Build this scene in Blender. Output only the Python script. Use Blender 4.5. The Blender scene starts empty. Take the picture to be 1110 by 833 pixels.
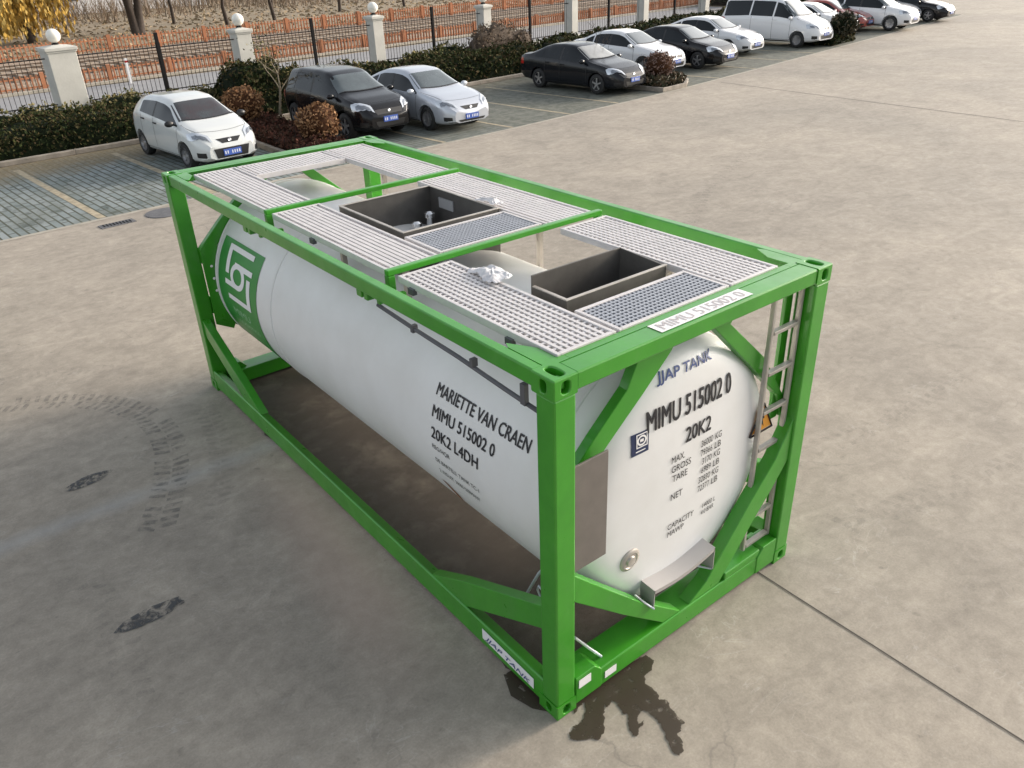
import bpy, bmesh, math, random
from mathutils import Vector, Matrix, noise
from mathutils.bvhtree import BVHTree

C = bpy.context.scene
COL = C.collection
R = math.radians
rnd = random.Random(7)

# ------------------------------------------------------------------ camera
cam_d = bpy.data.cameras.new('camera')
cam = bpy.data.objects.new('camera', cam_d)
COL.objects.link(cam)
YAW, PIT, ROL = 0.656031, -0.497732, -0.0395036
fwd = Vector((math.sin(YAW) * math.cos(PIT), math.cos(YAW) * math.cos(PIT), math.sin(PIT)))
rgt = Vector((math.cos(YAW), -math.sin(YAW), 0))
upv = rgt.cross(fwd)
r2 = rgt * math.cos(ROL) + upv * math.sin(ROL)
u2 = -rgt * math.sin(ROL) + upv * math.cos(ROL)
mw = Matrix((r2, u2, -fwd)).transposed().to_4x4()
mw.translation = Vector((-2.28856, -2.63534, 4.36547))
cam.matrix_world = mw
cam_d.sensor_width = 36
cam_d.lens = 871.615 / 1110 * 36
cam_d.clip_start = 0.05
cam_d.clip_end = 1500
C.camera = cam

# ------------------------------------------------------------------ world, sun, exposure
SUN_EL, SUN_LON = 17.0, -9.0
w = bpy.data.worlds.new('World')
C.world = w
w.use_nodes = True
nt = w.node_tree
sky = nt.nodes.new('ShaderNodeTexSky')
sky.sky_type = 'NISHITA'
sky.sun_disc = False
sky.sun_elevation = R(SUN_EL)
sky.sun_rotation = R(90 - SUN_LON)
sky.air_density = 1.0
sky.dust_density = 4.0
sky.ozone_density = 1.0
bg = nt.nodes['Background']
hsv = nt.nodes.new('ShaderNodeHueSaturation')
hsv.inputs['Saturation'].default_value = 0.36
nt.links.new(sky.outputs[0], hsv.inputs['Color'])
nt.links.new(hsv.outputs[0], bg.inputs[0])
bg.inputs[1].default_value = 0.15
sl = bpy.data.lights.new('sun', 'SUN')
sl.energy = 1.2
sl.angle = R(9)
sl.color = (1.0, 0.83, 0.66)
so = bpy.data.objects.new('sun', sl)
COL.objects.link(so)
sd = Vector((math.cos(R(SUN_EL)) * math.cos(R(SUN_LON)), math.cos(R(SUN_EL)) * math.sin(R(SUN_LON)), math.sin(R(SUN_EL))))
so.rotation_euler = sd.to_track_quat('Z', 'Y').to_euler()
so.location = sd * 60
vs = C.view_settings
vs.view_transform = 'Standard'
vs.look = 'None'
vs.gamma = 1
vs.use_curve_mapping = False
vs.exposure = 1.18
C.cycles.max_bounces = 6


# ------------------------------------------------------------------ helpers
def tag(o, label=None, cat=None, group=None, kind=None):
    if label: o['label'] = label
    if cat: o['category'] = cat
    if group: o['group'] = group
    if kind: o['kind'] = kind
    return o


def empty(name, loc=(0, 0, 0), rz=0, **k):
    o = bpy.data.objects.new(name, None)
    COL.objects.link(o)
    o.location = loc
    o.rotation_euler = (0, 0, rz)
    o.empty_display_size = .2
    return tag(o, **k)


def copy_tree(o, parent=None):
    c = o.copy()
    COL.objects.link(c)
    c.parent = parent
    for ch in list(o.children):
        copy_tree(ch, c)
    return c


class MB:
    def __init__(s):
        s.v = []; s.f = []; s.sm = []

    def add(s, vs, fs, smooth=False):
        n = len(s.v)
        s.v += [tuple(p) for p in vs]
        for f in fs:
            s.f.append(tuple(n + i for i in f)); s.sm.append(smooth)
        return s

    def box(s, x0, x1, y0, y1, z0, z1):
        return s.hexa([(x0, y0, z0), (x1, y0, z0), (x1, y1, z0), (x0, y1, z0), (x0, y0, z1), (x1, y0, z1), (x1, y1, z1), (x0, y1, z1)])

    def hexa(s, p):
        return s.add(p, [(3, 2, 1, 0), (4, 5, 6, 7), (0, 1, 5, 4), (1, 2, 6, 5), (2, 3, 7, 6), (3, 0, 4, 7)])

    def prism(s, poly, vec):
        n = len(poly); v = Vector(vec)
        a = [Vector(p) for p in poly]
        nrm = Vector((0, 0, 0))
        for i in range(n):
            nrm += a[i].cross(a[(i + 1) % n])
        if nrm.dot(v) > 0:
            a.reverse()
        b = [p + v for p in a]
        fs = [tuple(range(n)), tuple(range(2 * n - 1, n - 1, -1))]
        for i in range(n):
            j = (i + 1) % n
            fs.append((j, i, n + i, n + j))
        return s.add(a + b, fs)

    def bar(s, a, b, wd, ht, upd=(0, 0, 1)):
        a = Vector(a); b = Vector(b)
        d = (b - a).normalized()
        sd_ = d.cross(Vector(upd)).normalized() * wd / 2
        u = sd_.cross(d).normalized() * ht / 2
        return s.hexa([a - sd_ - u, a + sd_ - u, b + sd_ - u, b - sd_ - u, a - sd_ + u, a + sd_ + u, b + sd_ + u, b - sd_ + u])

    def tube(s, pts, r, n=8, cap=True):
        pts = [Vector(p) for p in pts]
        rs = r if isinstance(r, (list, tuple)) else [r] * len(pts)
        base = len(s.v)
        ref = Vector((0.31, 0.17, 0.93)).normalized()
        for i, p in enumerate(pts):
            d = (pts[min(i + 1, len(pts) - 1)] - pts[max(i - 1, 0)]).normalized()
            if abs(d.dot(ref)) > .95: ref = Vector((1, 0, 0))
            a = d.cross(ref).normalized(); b = d.cross(a)
            for k in range(n):
                t = 2 * math.pi * k / n
                s.v.append(tuple(p + (a * math.cos(t) + b * math.sin(t)) * rs[i]))
        for i in range(len(pts) - 1):
            for k in range(n):
                k2 = (k + 1) % n
                s.f.append((base + i * n + k, base + i * n + k2, base + (i + 1) * n + k2, base + (i + 1) * n + k)); s.sm.append(True)
        if cap:
            s.f.append(tuple(base + k for k in range(n))); s.sm.append(False)
            e = base + (len(pts) - 1) * n
            s.f.append(tuple(e + k for k in reversed(range(n)))); s.sm.append(False)
        return s

    def lathe(s, prof, org, ax, n=32, smooth=True, cap=True):
        # prof: list of (along, radius)
        ax = Vector(ax).normalized(); org = Vector(org)
        ref = Vector((0, 0, 1)) if abs(ax.z) < .9 else Vector((1, 0, 0))
        a = ax.cross(ref).normalized(); b = ax.cross(a)
        base = len(s.v)
        for (h, r) in prof:
            for k in range(n):
                t = 2 * math.pi * k / n
                s.v.append(tuple(org + ax * h + (a * math.cos(t) + b * math.sin(t)) * r))
        for i in range(len(prof) - 1):
            for k in range(n):
                k2 = (k + 1) % n
                s.f.append((base + i * n + k, base + (i + 1) * n + k, base + (i + 1) * n + k2, base + i * n + k2)); s.sm.append(smooth)
        if cap and prof[0][1] > 1e-4:
            s.f.append(tuple(base + k for k in range(n))); s.sm.append(False)
        if cap and prof[-1][1] > 1e-4:
            e = base + (len(prof) - 1) * n
            s.f.append(tuple(e + k for k in reversed(range(n)))); s.sm.append(False)
        return s

    def grid(s, fn, nu, nv, smooth=True, closed=False):
        vs = [fn(i / nu, j / nv) for j in range(nv + 1) for i in range(nu + 1)]
        fs = []
        for j in range(nv):
            for i in range(nu):
                a = j * (nu + 1) + i
                fs.append((a, a + 1, a + nu + 2, a + nu + 1))
        return s.add(vs, fs, smooth)

    def blob(s, c, r, sub=2, amp=.15, freq=1.5, seed=0):
        bm = bmesh.new()
        bmesh.ops.create_icosphere(bm, subdivisions=sub, radius=1)
        vs = []
        for v in bm.verts:
            d = v.co.normalized()
            k = 1 + amp * noise.noise(d * freq + Vector((seed * 3.1, seed, 0)))
            vs.append((c[0] + d.x * r[0] * k, c[1] + d.y * r[1] * k, c[2] + d.z * r[2] * k))
        bm.verts.index_update()
        fs = [tuple(v.index for v in f.verts) for f in bm.faces]
        bm.free()
        return s.add(vs, fs, True)

    def build(s, name, mat, parent=None, off=(0, 0, 0), bevel=0, sharp=None, seg=2):
        me = bpy.data.meshes.new(name)
        me.from_pydata([(x - off[0], y - off[1], z - off[2]) for x, y, z in s.v], [], s.f)
        me.polygons.foreach_set('use_smooth', s.sm)
        if sharp: me.set_sharp_from_angle(angle=R(sharp))
        if mat: me.materials.append(mat)
        o = bpy.data.objects.new(name, me)
        COL.objects.link(o)
        if parent: o.parent = parent
        if bevel:
            b = o.modifiers.new('bevel', 'BEVEL')
            b.width = bevel; b.segments = seg; b.limit_method = 'ANGLE'; b.angle_limit = R(40)
            b.harden_normals = False
        return o


# ------------------------------------------------------------------ materials
def mat(name, col, rough=.5, metal=0, coat=0, spec=.5, vary=0, vscale=3, bump=0, bscale=30, col2=None, trans=0, island=None, emit=0, sheen=0):
    m = bpy.data.materials.new(name)
    m.use_nodes = True
    t = m.node_tree
    b = t.nodes['Principled BSDF']
    b.inputs['Base Color'].default_value = (*col, 1)
    b.inputs['Roughness'].default_value = rough
    b.inputs['Metallic'].default_value = metal
    b.inputs['Coat Weight'].default_value = coat
    b.inputs['Coat Roughness'].default_value = .06
    b.inputs['Specular IOR Level'].default_value = spec
    if sheen:
        b.inputs['Sheen Weight'].default_value = sheen; b.inputs['Sheen Roughness'].default_value = .35
    if trans: b.inputs['Transmission Weight'].default_value = trans
    if emit:
        b.inputs['Emission Color'].default_value = (*col, 1)
        b.inputs['Emission Strength'].default_value = emit
    geo = t.nodes.new('ShaderNodeNewGeometry')
    if vary or bump:
        tc = t.nodes.new('ShaderNodeTexCoord')
    if vary:
        n = t.nodes.new('ShaderNodeTexNoise')
        n.inputs['Scale'].default_value = vscale; n.inputs['Detail'].default_value = 6; n.inputs['Roughness'].default_value = .62
        t.links.new(tc.outputs['Object'], n.inputs['Vector'])
        rp = t.nodes.new('ShaderNodeValToRGB')
        c2 = col2 or tuple(c * (1 - vary) for c in col)
        rp.color_ramp.elements[0].position = .35; rp.color_ramp.elements[0].color = (*c2, 1)
        rp.color_ramp.elements[1].position = .65; rp.color_ramp.elements[1].color = (*col, 1)
        t.links.new(n.outputs[0], rp.inputs[0]); t.links.new(rp.outputs[0], b.inputs['Base Color'])
    if island:
        rp = t.nodes.new('ShaderNodeValToRGB')
        el = rp.color_ramp.elements
        for i, c in enumerate(island):
            p = i / (len(island) - 1)
            e = el[i] if i < 2 else el.new(p)
            e.position = p; e.color = (*c, 1)
        if len(island) > 2:
            for i, c in enumerate(island):
                p = i / (len(island) - 1)
                el[i].position = p; el[i].color = (*c, 1)
        t.links.new(geo.outputs['Random Per Island'], rp.inputs[0])
        t.links.new(rp.outputs[0], b.inputs['Base Color'])
    if bump:
        n2 = t.nodes.new('ShaderNodeTexNoise')
        n2.inputs['Scale'].default_value = bscale; n2.inputs['Detail'].default_value = 5
        t.links.new(tc.outputs['Object'], n2.inputs['Vector'])
        bp = t.nodes.new('ShaderNodeBump')
        bp.inputs['Strength'].default_value = bump; bp.inputs['Distance'].default_value = .02
        t.links.new(n2.outputs[0], bp.inputs['Height'])
        t.links.new(bp.outputs[0], b.inputs['Normal'])
    return m


class NT:
    """tiny node-graph helper"""
    def __init__(s, name):
        s.m = bpy.data.materials.new(name); s.m.use_nodes = True
        s.t = s.m.node_tree; s.b = s.t.nodes['Principled BSDF']
        s.g = s.t.nodes.new('ShaderNodeNewGeometry')

    def pos(s): return s.g.outputs['Position']

    def link(s, a, b): s.t.links.new(a, b)

    def inp(s, sock, v):
        if hasattr(v, 'is_linked') or hasattr(v, 'links'): s.link(v, sock)
        else: sock.default_value = v

    def mapping(s, vec, scale=(1, 1, 1), rot=(0, 0, 0), loc=(0, 0, 0)):
        n = s.t.nodes.new('ShaderNodeMapping')
        s.link(vec, n.inputs[0]); n.inputs['Scale'].default_value = scale; n.inputs['Rotation'].default_value = rot; n.inputs['Location'].default_value = loc
        return n.outputs[0]

    def noise(s, vec, scale, detail=5, rough=.55, dist=0):
        n = s.t.nodes.new('ShaderNodeTexNoise'); s.link(vec, n.inputs['Vector'])
        n.inputs['Scale'].default_value = scale; n.inputs['Detail'].default_value = detail; n.inputs['Roughness'].default_value = rough; n.inputs['Distortion'].default_value = dist
        return n.outputs[0]

    def ramp(s, fac, stops):
        n = s.t.nodes.new('ShaderNodeValToRGB'); s.link(fac, n.inputs[0])
        el = n.color_ramp.elements
        while len(el) < len(stops): el.new(.5)
        for i, (p, c) in enumerate(stops):
            el[i].position = p
            el[i].color = (*c, 1) if isinstance(c, tuple) else (c, c, c, 1)
        return n.outputs[0]

    def mix(s, fac, a, b, mode='MIX'):
        n = s.t.nodes.new('ShaderNodeMix'); n.data_type = 'RGBA'; n.blend_type = mode
        s.inp(n.inputs[0], fac)
        for sock, v in ((n.inputs[6], a), (n.inputs[7], b)):
            if isinstance(v, tuple): sock.default_value = (*v, 1)
            else: s.link(v, sock)
        return n.outputs[2]

    def math(s, op, a, b=0.0):
        n = s.t.nodes.new('ShaderNodeMath'); n.operation = op
        s.inp(n.inputs[0], a); s.inp(n.inputs[1], b)
        return n.outputs[0]

    def bump(s, h, strength, dist=.01):
        n = s.t.nodes.new('ShaderNodeBump'); n.inputs['Strength'].default_value = strength; n.inputs['Distance'].default_value = dist
        s.link(h, n.inputs['Height']); s.link(n.outputs[0], s.b.inputs['Normal'])

    def color(s, c): s.link(c, s.b.inputs['Base Color'])


def concrete_mat():
    k = NT('concrete')
    p = k.pos()
    big = k.noise(p, .16, 4, .6, .6)
    c = k.ramp(big, [(.32, (.318, .284, .238)), (.68, (.428, .376, .308))])
    med = k.noise(p, 1.1, 7, .65, .8)
    c = k.mix(.55, c, k.ramp(med, [(.3, .72), (.7, 1.1)]), 'MULTIPLY')
    # trowel swirls: stretched noise
    sw = k.noise(k.mapping(p, (1, 1.7, 1), (0, 0, .35)), 1.9, 8, .66, 1.1)
    c = k.mix(.62, c, k.ramp(sw, [(.32, .74), (.64, 1.10)]), 'MULTIPLY')
    # pale scuffs
    sc = k.noise(k.mapping(p, (1, 1.6, 1), (0, 0, -.6)), 1.7, 9, .72, 1.4)
    c = k.mix(k.ramp(sc, [(.6, 0.0), (.76, .38)]), c, (.45, .42, .375))
    # dark spots
    vo = k.noise(p, 7.5, 3, .5, .3)
    c = k.mix(k.ramp(vo, [(.69, 0.0), (.76, .42)]), c, (.13, .12, .105))
    gr = k.noise(p, 8, 9, .74, .4)
    c = k.mix(.75, c, k.ramp(gr, [(.28, .70), (.72, 1.16)]), 'MULTIPLY')
    rd = k.math('ABSOLUTE', k.math('SUBTRACT', k.noise(k.mapping(p, (1, 1.5, 1), (0, 0, .9)), 1.6, 4, .5, 1.6), .5))
    rm = k.math('MULTIPLY', k.ramp(rd, [(0.0, .55), (.010, 0.0)]), k.ramp(k.noise(p, 1.1, 5, .6), [(.50, 0.0), (.66, 1.0)]))
    c = k.mix(rm, c, (.46, .43, .385))
    fine = k.noise(p, 60, 4, .7)
    c = k.mix(.7, c, k.ramp(fine, [(.25, .74), (.75, 1.14)]), 'MULTIPLY')
    # container's soft shade painted in as grey west of it; pinkish streak beside it
    sx = k.t.nodes.new('ShaderNodeSeparateXYZ'); k.link(p, sx.inputs[0])
    d1 = k.math('ADD', sx.outputs[0], k.math('MULTIPLY', k.noise(p, .7, 4), 1.4))
    gm = k.ramp(k.math('MULTIPLY', d1, -.5), [(0, 0.0), (.55, .26)])
    c = k.mix(gm, c, k.mix(.75, c, (.66, .68, .66), 'MULTIPLY'))
    # dust-pale streak, across at y 4.4
    st = k.math('ABSOLUTE', k.math('SUBTRACT', sx.outputs[1], 4.38))
    stn = k.math('ADD', st, k.math('MULTIPLY', k.noise(p, 3, 5, .7), .25))
    sm = k.math('MULTIPLY', k.ramp(stn, [(.10, .36), (.30, 0.0)]), k.ramp(sx.outputs[0], [(0, 1.0), (.2, 0.0)]))
    c = k.mix(sm, c, (.40, .41, .41))
    px = k.math('ABSOLUTE', k.math('ADD', k.math('SUBTRACT', sx.outputs[0], k.math('MULTIPLY', k.math('SUBTRACT', sx.outputs[1], 1.5), .12)), .42))
    pm = k.math('MULTIPLY', k.ramp(k.math('ADD', px, k.math('MULTIPLY', k.noise(p, 2, 4), .2)), [(.2, .85), (.55, 0.0)]), k.ramp(k.math('ABSOLUTE', k.math('SUBTRACT', k.math('MULTIPLY', sx.outputs[1], .4), 1.0)), [(.3, 1.0), (.75, 0.0)]))
    c = k.mix(pm, c, k.mix(.5, c, (.46, .345, .28)))
    # hairline cracks
    cv = k.t.nodes.new('ShaderNodeTexVoronoi'); cv.feature = 'DISTANCE_TO_EDGE'; cv.inputs['Scale'].default_value = .33
    wv = k.t.nodes.new('ShaderNodeVectorMath'); wv.operation = 'ADD'
    nz = k.t.nodes.new('ShaderNodeTexNoise'); nz.inputs['Scale'].default_value = 1.3; nz.inputs['Detail'].default_value = 7
    k.link(p, nz.inputs['Vector']); k.link(p, wv.inputs[0]); k.link(nz.outputs['Color'], wv.inputs[1]); k.link(wv.outputs[0], cv.inputs['Vector'])
    cm = k.math('MULTIPLY', k.ramp(cv.outputs['Distance'], [(0.0, .42), (.0045, 0.0)]), k.ramp(k.noise(p, .45, 3), [(.52, 0.0), (.62, 1.0)]))
    c = k.mix(cm, c, (.12, .11, .10))
    k.color(c)
    k.b.inputs['Roughness'].default_value = .82
    k.b.inputs['Specular IOR Level'].default_value = .35
    k.bump(k.math('ADD', k.math('MULTIPLY', fine, .5), sw), .25, .004)
    return k.m


def paver_mat():
    k = NT('grass_pavers')
    p = k.pos()
    br = k.t.nodes.new('ShaderNodeTexBrick')
    # rows run along the bays (world y) : swap axes with a rotation
    wob = k.noise(p, 2.5, 3)
    v = k.mapping(p, (1, 1, 1), (0, 0, R(90) - .07))
    k.link(v, br.inputs['Vector'])
    br.inputs['Scale'].default_value = 1.0
    br.inputs['Brick Width'].default_value = .62
    br.inputs['Row Height'].default_value = .155
    br.inputs['Mortar Size'].default_value = .022
    br.inputs['Mortar Smooth'].default_value = .3
    br.inputs['Color1'].default_value = (.235, .265, .265, 1)
    br.inputs['Color2'].default_value = (.165, .20, .20, 1)
    br.inputs['Mortar'].default_value = (.05, .055, .035, 1)
    c = br.outputs['Color']
    n1 = k.noise(p, .8, 5, .6, .5)
    c = k.mix(k.ramp(n1, [(.42, 0.0), (.62, .5)]), c, (.09, .10, .075))
    n2 = k.noise(p, 2.1, 6, .65, .4)
    c = k.mix(k.ramp(n2, [(.53, 0.0), (.68, .8)]), c, (.035, .045, .035))
    # dry grass creeping from the kerb side
    sx = k.t.nodes.new('ShaderNodeSeparateXYZ'); k.link(p, sx.inputs[0])
    yy = k.math('SUBTRACT', sx.outputs[1], k.math('MULTIPLY', sx.outputs[0], .085))
    yy = k.math('ADD', yy, k.math('MULTIPLY', k.noise(p, 1.4, 5, .65), 2.6))
    g = k.ramp(k.math('MULTIPLY', k.math('SUBTRACT', yy, 19.7), .5), [(.1, 0.0), (.8, .8)])
    c = k.mix(g, c, k.ramp(k.noise(p, 14, 4), [(.3, (.13, .10, .05)), (.7, (.28, .215, .12))]))
    # greener and darker further along the row
    f = k.ramp(k.math('MULTIPLY', sx.outputs[0], .05), [(.30, 0.0), (.62, .85)])
    c = k.mix(f, c, k.ramp(k.noise(p, 3.5, 6, .7), [(.35, (.045, .052, .036)), (.65, (.16, .16, .13))]))
    k.color(c)
    k.b.inputs['Roughness'].default_value = .85
    k.bump(br.outputs['Fac'], -.5, .02)
    return k.m


def field_mat():
    k = NT('dry_field')
    p = k.pos()
    c = k.ramp(k.noise(p, .12, 6, .65), [(.3, (.20, .155, .095)), (.7, (.33, .26, .175))])
    c = k.mix(.7, c, k.ramp(k.noise(p, 2.5, 7, .7), [(.3, .6), (.7, 1.15)]), 'MULTIPLY')
    k.color(c); k.b.inputs['Roughness'].default_value = .95
    return k.m


def soft_decal(name, col, scale, lo, hi, rough=.8, dist=.5, amax=.36):
    """worn mark or painted shade lying on the concrete: noise decides where it thins"""
    k = NT(name)
    n = k.noise(k.pos(), scale, 6, .65, dist)
    a = k.ramp(n, [(lo, 0.0), (hi, amax)])
    k.b.inputs['Base Color'].default_value = (*col, 1); k.b.inputs['Roughness'].default_value = rough
    k.link(a, k.b.inputs['Alpha'])
    return k.m


M = {}
M['concrete'] = concrete_mat()
M['pavers'] = paver_mat()
M['field'] = field_mat()
M['green'] = mat('green_paint', (.040, .275, .012), .32, spec=.5, coat=.4, vary=.20, vscale=2.2, bump=.03, bscale=25)
def worn_green():
    k = NT('green_paint_worn')
    p = k.pos()
    c = k.ramp(k.noise(p, 2.4, 6, .62), [(.33, (.031, .232, .011)), (.67, (.044, .288, .014))])
    c = k.mix(k.ramp(k.noise(k.mapping(p, (1, 1, .35)), 7, 8, .7), [(.56, 0.0), (.80, .30)]), c, (.12, .27, .10))
    sp = k.noise(p, 26, 5, .7)
    c = k.mix(k.ramp(sp, [(.735, 0.0), (.765, .75)]), c, (.055, .060, .035))
    k.color(c)
    k.b.inputs['Roughness'].default_value = .34
    k.link(k.ramp(k.noise(p, 5, 6, .65), [(.3, .26), (.7, .46)]), k.b.inputs['Roughness'])
    k.b.inputs['Coat Weight'].default_value = .35; k.b.inputs['Coat Roughness'].default_value = .1
    k.bump(k.math('ADD', k.noise(p, 9, 3), k.math('MULTIPLY', k.noise(p, 90, 2), .15)), .05, .01)
    return k.m


M['green'] = worn_green()
M['white'] = mat('tank_white', (.76, .76, .75), .36, spec=.5, vary=.10, vscale=1.3, col2=(.69, .685, .665))
M['alu'] = mat('grating_alu', (.62, .595, .59), .45, metal=.1, vary=.12, vscale=9)
M['alu_dark'] = mat('grating_sky_tint', (.36, .38, .42), .45, metal=.3, vary=.1, vscale=9)  # sky reflection on the middle gratings, painted in as a darker bluish tint
M['steel'] = mat('dull_steel', (.50, .465, .42), .45, metal=.45, vary=.25, vscale=5)
M['inox'] = mat('box_steel', (.135, .128, .118), .48, metal=.45, vary=.3, vscale=4)
M['brown_plate'] = mat('document_plate', (.195, .175, .158), .5, metal=.3, vary=.16, vscale=7)
M['chrome'] = mat('chrome', (.8, .8, .8), .15, metal=1)
M['black'] = mat('black_letters', (.018, .018, .022), .5)
M['navy'] = mat('navy_letters', (.02, .05, .19), .45)
M['navy_dark'] = mat('navy_badge', (.018, .030, .085), .4)
M['sticker'] = mat('sticker_white', (.78, .77, .76), .5)
M['dark'] = mat('dark_rubber', (.02, .02, .021), .7)
M['orange'] = mat('warning_orange', (.70, .30, .03), .5)
M['rust'] = mat('rust', (.25, .10, .04), .8)
M['logo_green'] = mat('logo_green', (.035, .25, .045), .42, vary=.1)
M['logo_pale'] = mat('logo_pale_green', (.28, .47, .29), .5)
M['plastic'] = mat('white_plastic', (.72, .715, .73), .55, spec=.4, trans=.25)
M['hose'] = mat('grey_hose', (.10, .10, .11), .5)
M['palecable'] = mat('pale_cable', (.62, .66, .70), .4, metal=.4)
M['kerb'] = mat('kerb_stone', (.34, .30, .25), .9, vary=.35, vscale=3, bump=.3)
M['line'] = mat('sandy_line', (.42, .36, .25), .9, vary=.4, vscale=6)
M['edge'] = mat('pale_edging', (.42, .385, .32), .9, vary=.3, vscale=4)
M['plaster'] = mat('pillar_plaster', (.56, .55, .50), .85, vary=.14, vscale=2, bump=.15, bscale=18)
M['globe'] = mat('globe_glass', (.85, .82, .74), .25, spec=.5)
M['iron'] = mat('black_iron', (.013, .012, .012), .75, spec=.2)
M['asphalt'] = mat('pale_asphalt', (.27, .27, .275), .9, vary=.15, vscale=1.5)
M['ballast'] = mat('ballast', (.40, .31, .23), .95, vary=.5, vscale=6, bump=.6, bscale=8)
M['rail'] = mat('rail_steel', (.12, .085, .06), .5, metal=.4)
M['ofence'] = mat('orange_concrete', (.47, .20, .10), .88, vary=.3, vscale=1.2)
M['ofence_dark'] = mat('orange_concrete_worn', (.40, .13, .045), .85, vary=.35, vscale=1.5)
M['bark'] = mat('bark', (.06, .045, .035), .95, vary=.4, vscale=6, bump=.5)
M['palebark'] = mat('pale_bark', (.33, .28, .20), .95, vary=.3, vscale=8)
M['hedge'] = mat('hedge_leaf', (.04, .06, .02), .6, island=[(.012, .020, .008), (.024, .034, .012), (.042, .052, .018), (.085, .072, .032), (.075, .05, .028)])
M['ivy'] = mat('fence_shrub_leaf', (.1, .1, .04), .65, island=[(.03, .045, .015), (.13, .125, .05), (.24, .20, .10), (.09, .085, .04)])
M['core'] = mat('leaf_core', (.012, .018, .008), .9, vary=.5, vscale=5)
M['rustleaf'] = mat('rust_leaf', (.2, .1, .04), .8, island=[(.12, .058, .027), (.24, .13, .065), (.33, .20, .11), (.17, .085, .04)])
M['rustcore'] = mat('rust_core', (.06, .028, .015), .95)
M['redleaf'] = mat('red_cover_leaf', (.08, .03, .02), .75, island=[(.035, .020, .015), (.065, .032, .022), (.10, .04, .03), (.07, .05, .032)])
M['redcore'] = mat('red_cover_core', (.03, .018, .013), .95)
M['willow'] = mat('willow_leaf', (.4, .3, .06), .7, island=[(.36, .22, .05), (.52, .33, .08), (.42, .30, .10), (.30, .22, .07)])
M['willowg'] = mat('green_willow_leaf', (.2, .25, .06), .7, island=[(.16, .20, .04), (.28, .28, .06), (.36, .30, .08)])
M['scrub'] = mat('scrub_twig', (.1, .07, .05), .95, island=[(.10, .075, .055), (.17, .125, .09), (.24, .185, .13), (.13, .10, .075)])
M['drygrass'] = mat('dry_grass', (.3, .23, .13), .95, island=[(.22, .17, .105), (.31, .245, .16), (.27, .20, .135), (.19, .155, .09)])
M['building'] = mat('pale_building', (.60, .60, .60), .8, vary=.1)
M['manhole'] = mat('iron_cover', (.13, .13, .135), .7, vary=.3, vscale=8, bump=.3)
M['joint'] = mat('joint_filler', (.055, .048, .042), .9)
M['wet_old'] = mat('wet_concrete', (.055, .040, .026), .38, spec=.5, vary=.45, vscale=9, col2=(.032, .024, .017))
M['wet'] = soft_decal('wet_concrete', (.045, .033, .022), 16, .30, .44, .42, dist=.6, amax=.93)
M['tank_shade'] = soft_decal('shaded_concrete', (.080, .066, .054), 2.2, .05, .50, .6, dist=.2, amax=.66)  # brown tint that paints the tank's shade onto the concrete
M['tyre_mark'] = soft_decal('tyre_mark_rubber', (.085, .088, .092), 11, .40, .62)
M['tyre_faint'] = soft_decal('tyre_mark_faint', (.12, .12, .122), 7, .36, .75, amax=.20)
M['tyre_dark'] = soft_decal('wet_tyre_print', (.045, .048, .052), 13, .40, .57, .6, dist=1.2, amax=.85)
M['glass'] = mat('car_glass', (.010, .013, .015), .05, spec=.35)
M['screen'] = mat('windscreen_glass', (.075, .095, .098), .08, spec=.8, coat=.7, vary=.35, vscale=2.2)
M['tyre'] = mat('tyre_rubber', (.018, .018, .018), .75)
M['rim'] = mat('wheel_alloy', (.48, .48, .49), .3, metal=.8)
M['rim_dark'] = mat('wheel_dark', (.06, .06, .065), .4, metal=.6)
M['lamp'] = mat('headlamp', (.58, .62, .67), .12, spec=.8, coat=1, metal=.25)
M['lens'] = mat('headlamp_lens', (.20, .22, .25), .1, spec=.8, coat=1, metal=.4)
M['tail'] = mat('tail_lamp', (.35, .012, .012), .15, coat=1)
M['plate'] = mat('plate_blue', (.05, .11, .42), .4)
M['platetxt'] = mat('plate_white', (.65, .68, .75), .4)
M['trim'] = mat('black_trim', (.012, .012, .013), .45)


def paint(name, col, metal=0.0, rough=.3):
    return mat(name, col, rough, metal=metal, coat=.9 if col[0] > .1 else .45, spec=.5 if col[0] > .1 else .15)


# ------------------------------------------------------------------ ground
EX = [(-60, 9.5), (-20, 12.6), (0, 14.25), (12, 15.15), (19, 15.9), (26, 17.05), (42, 19.8), (49, 20.9), (90, 27.2)]


def edge_y(x):
    for (a, b), (c, d) in zip(EX, EX[1:]):
        if x <= c: return b + (d - b) * (x - a) / (c - a)
    return EX[-1][1]


def row_ang(x): return math.atan2(edge_y(x + 3) - edge_y(x - 3), 6)


KERB = 6.75
FEN = 10.72
PARK_END = 50.0


def sheet(name, outline, z, m, kind='structure'):
    b = MB()
    b.add([(x, y, z) for x, y in outline], [tuple(range(len(outline)))])
    o = b.build(name, m)
    tag(o, kind=kind)
    return o


sheet('ground', [(-500, -300), (700, -300), (700, 900), (-500, 900)], -.06, M['field'])
sheet('concrete_yard', [(-60, -60), (90, -60)] + [(x, y) for x, y in reversed(EX)], 0, M['concrete'])
# parking bays, strip by strip along the edge
xs = [x for x, y in EX if x < PARK_END] + [PARK_END]
sheet('parking_bays', [(x, edge_y(x)) for x in xs] + [(x, edge_y(x) + KERB) for x in reversed(xs)], .004, M['pavers'])
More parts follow.
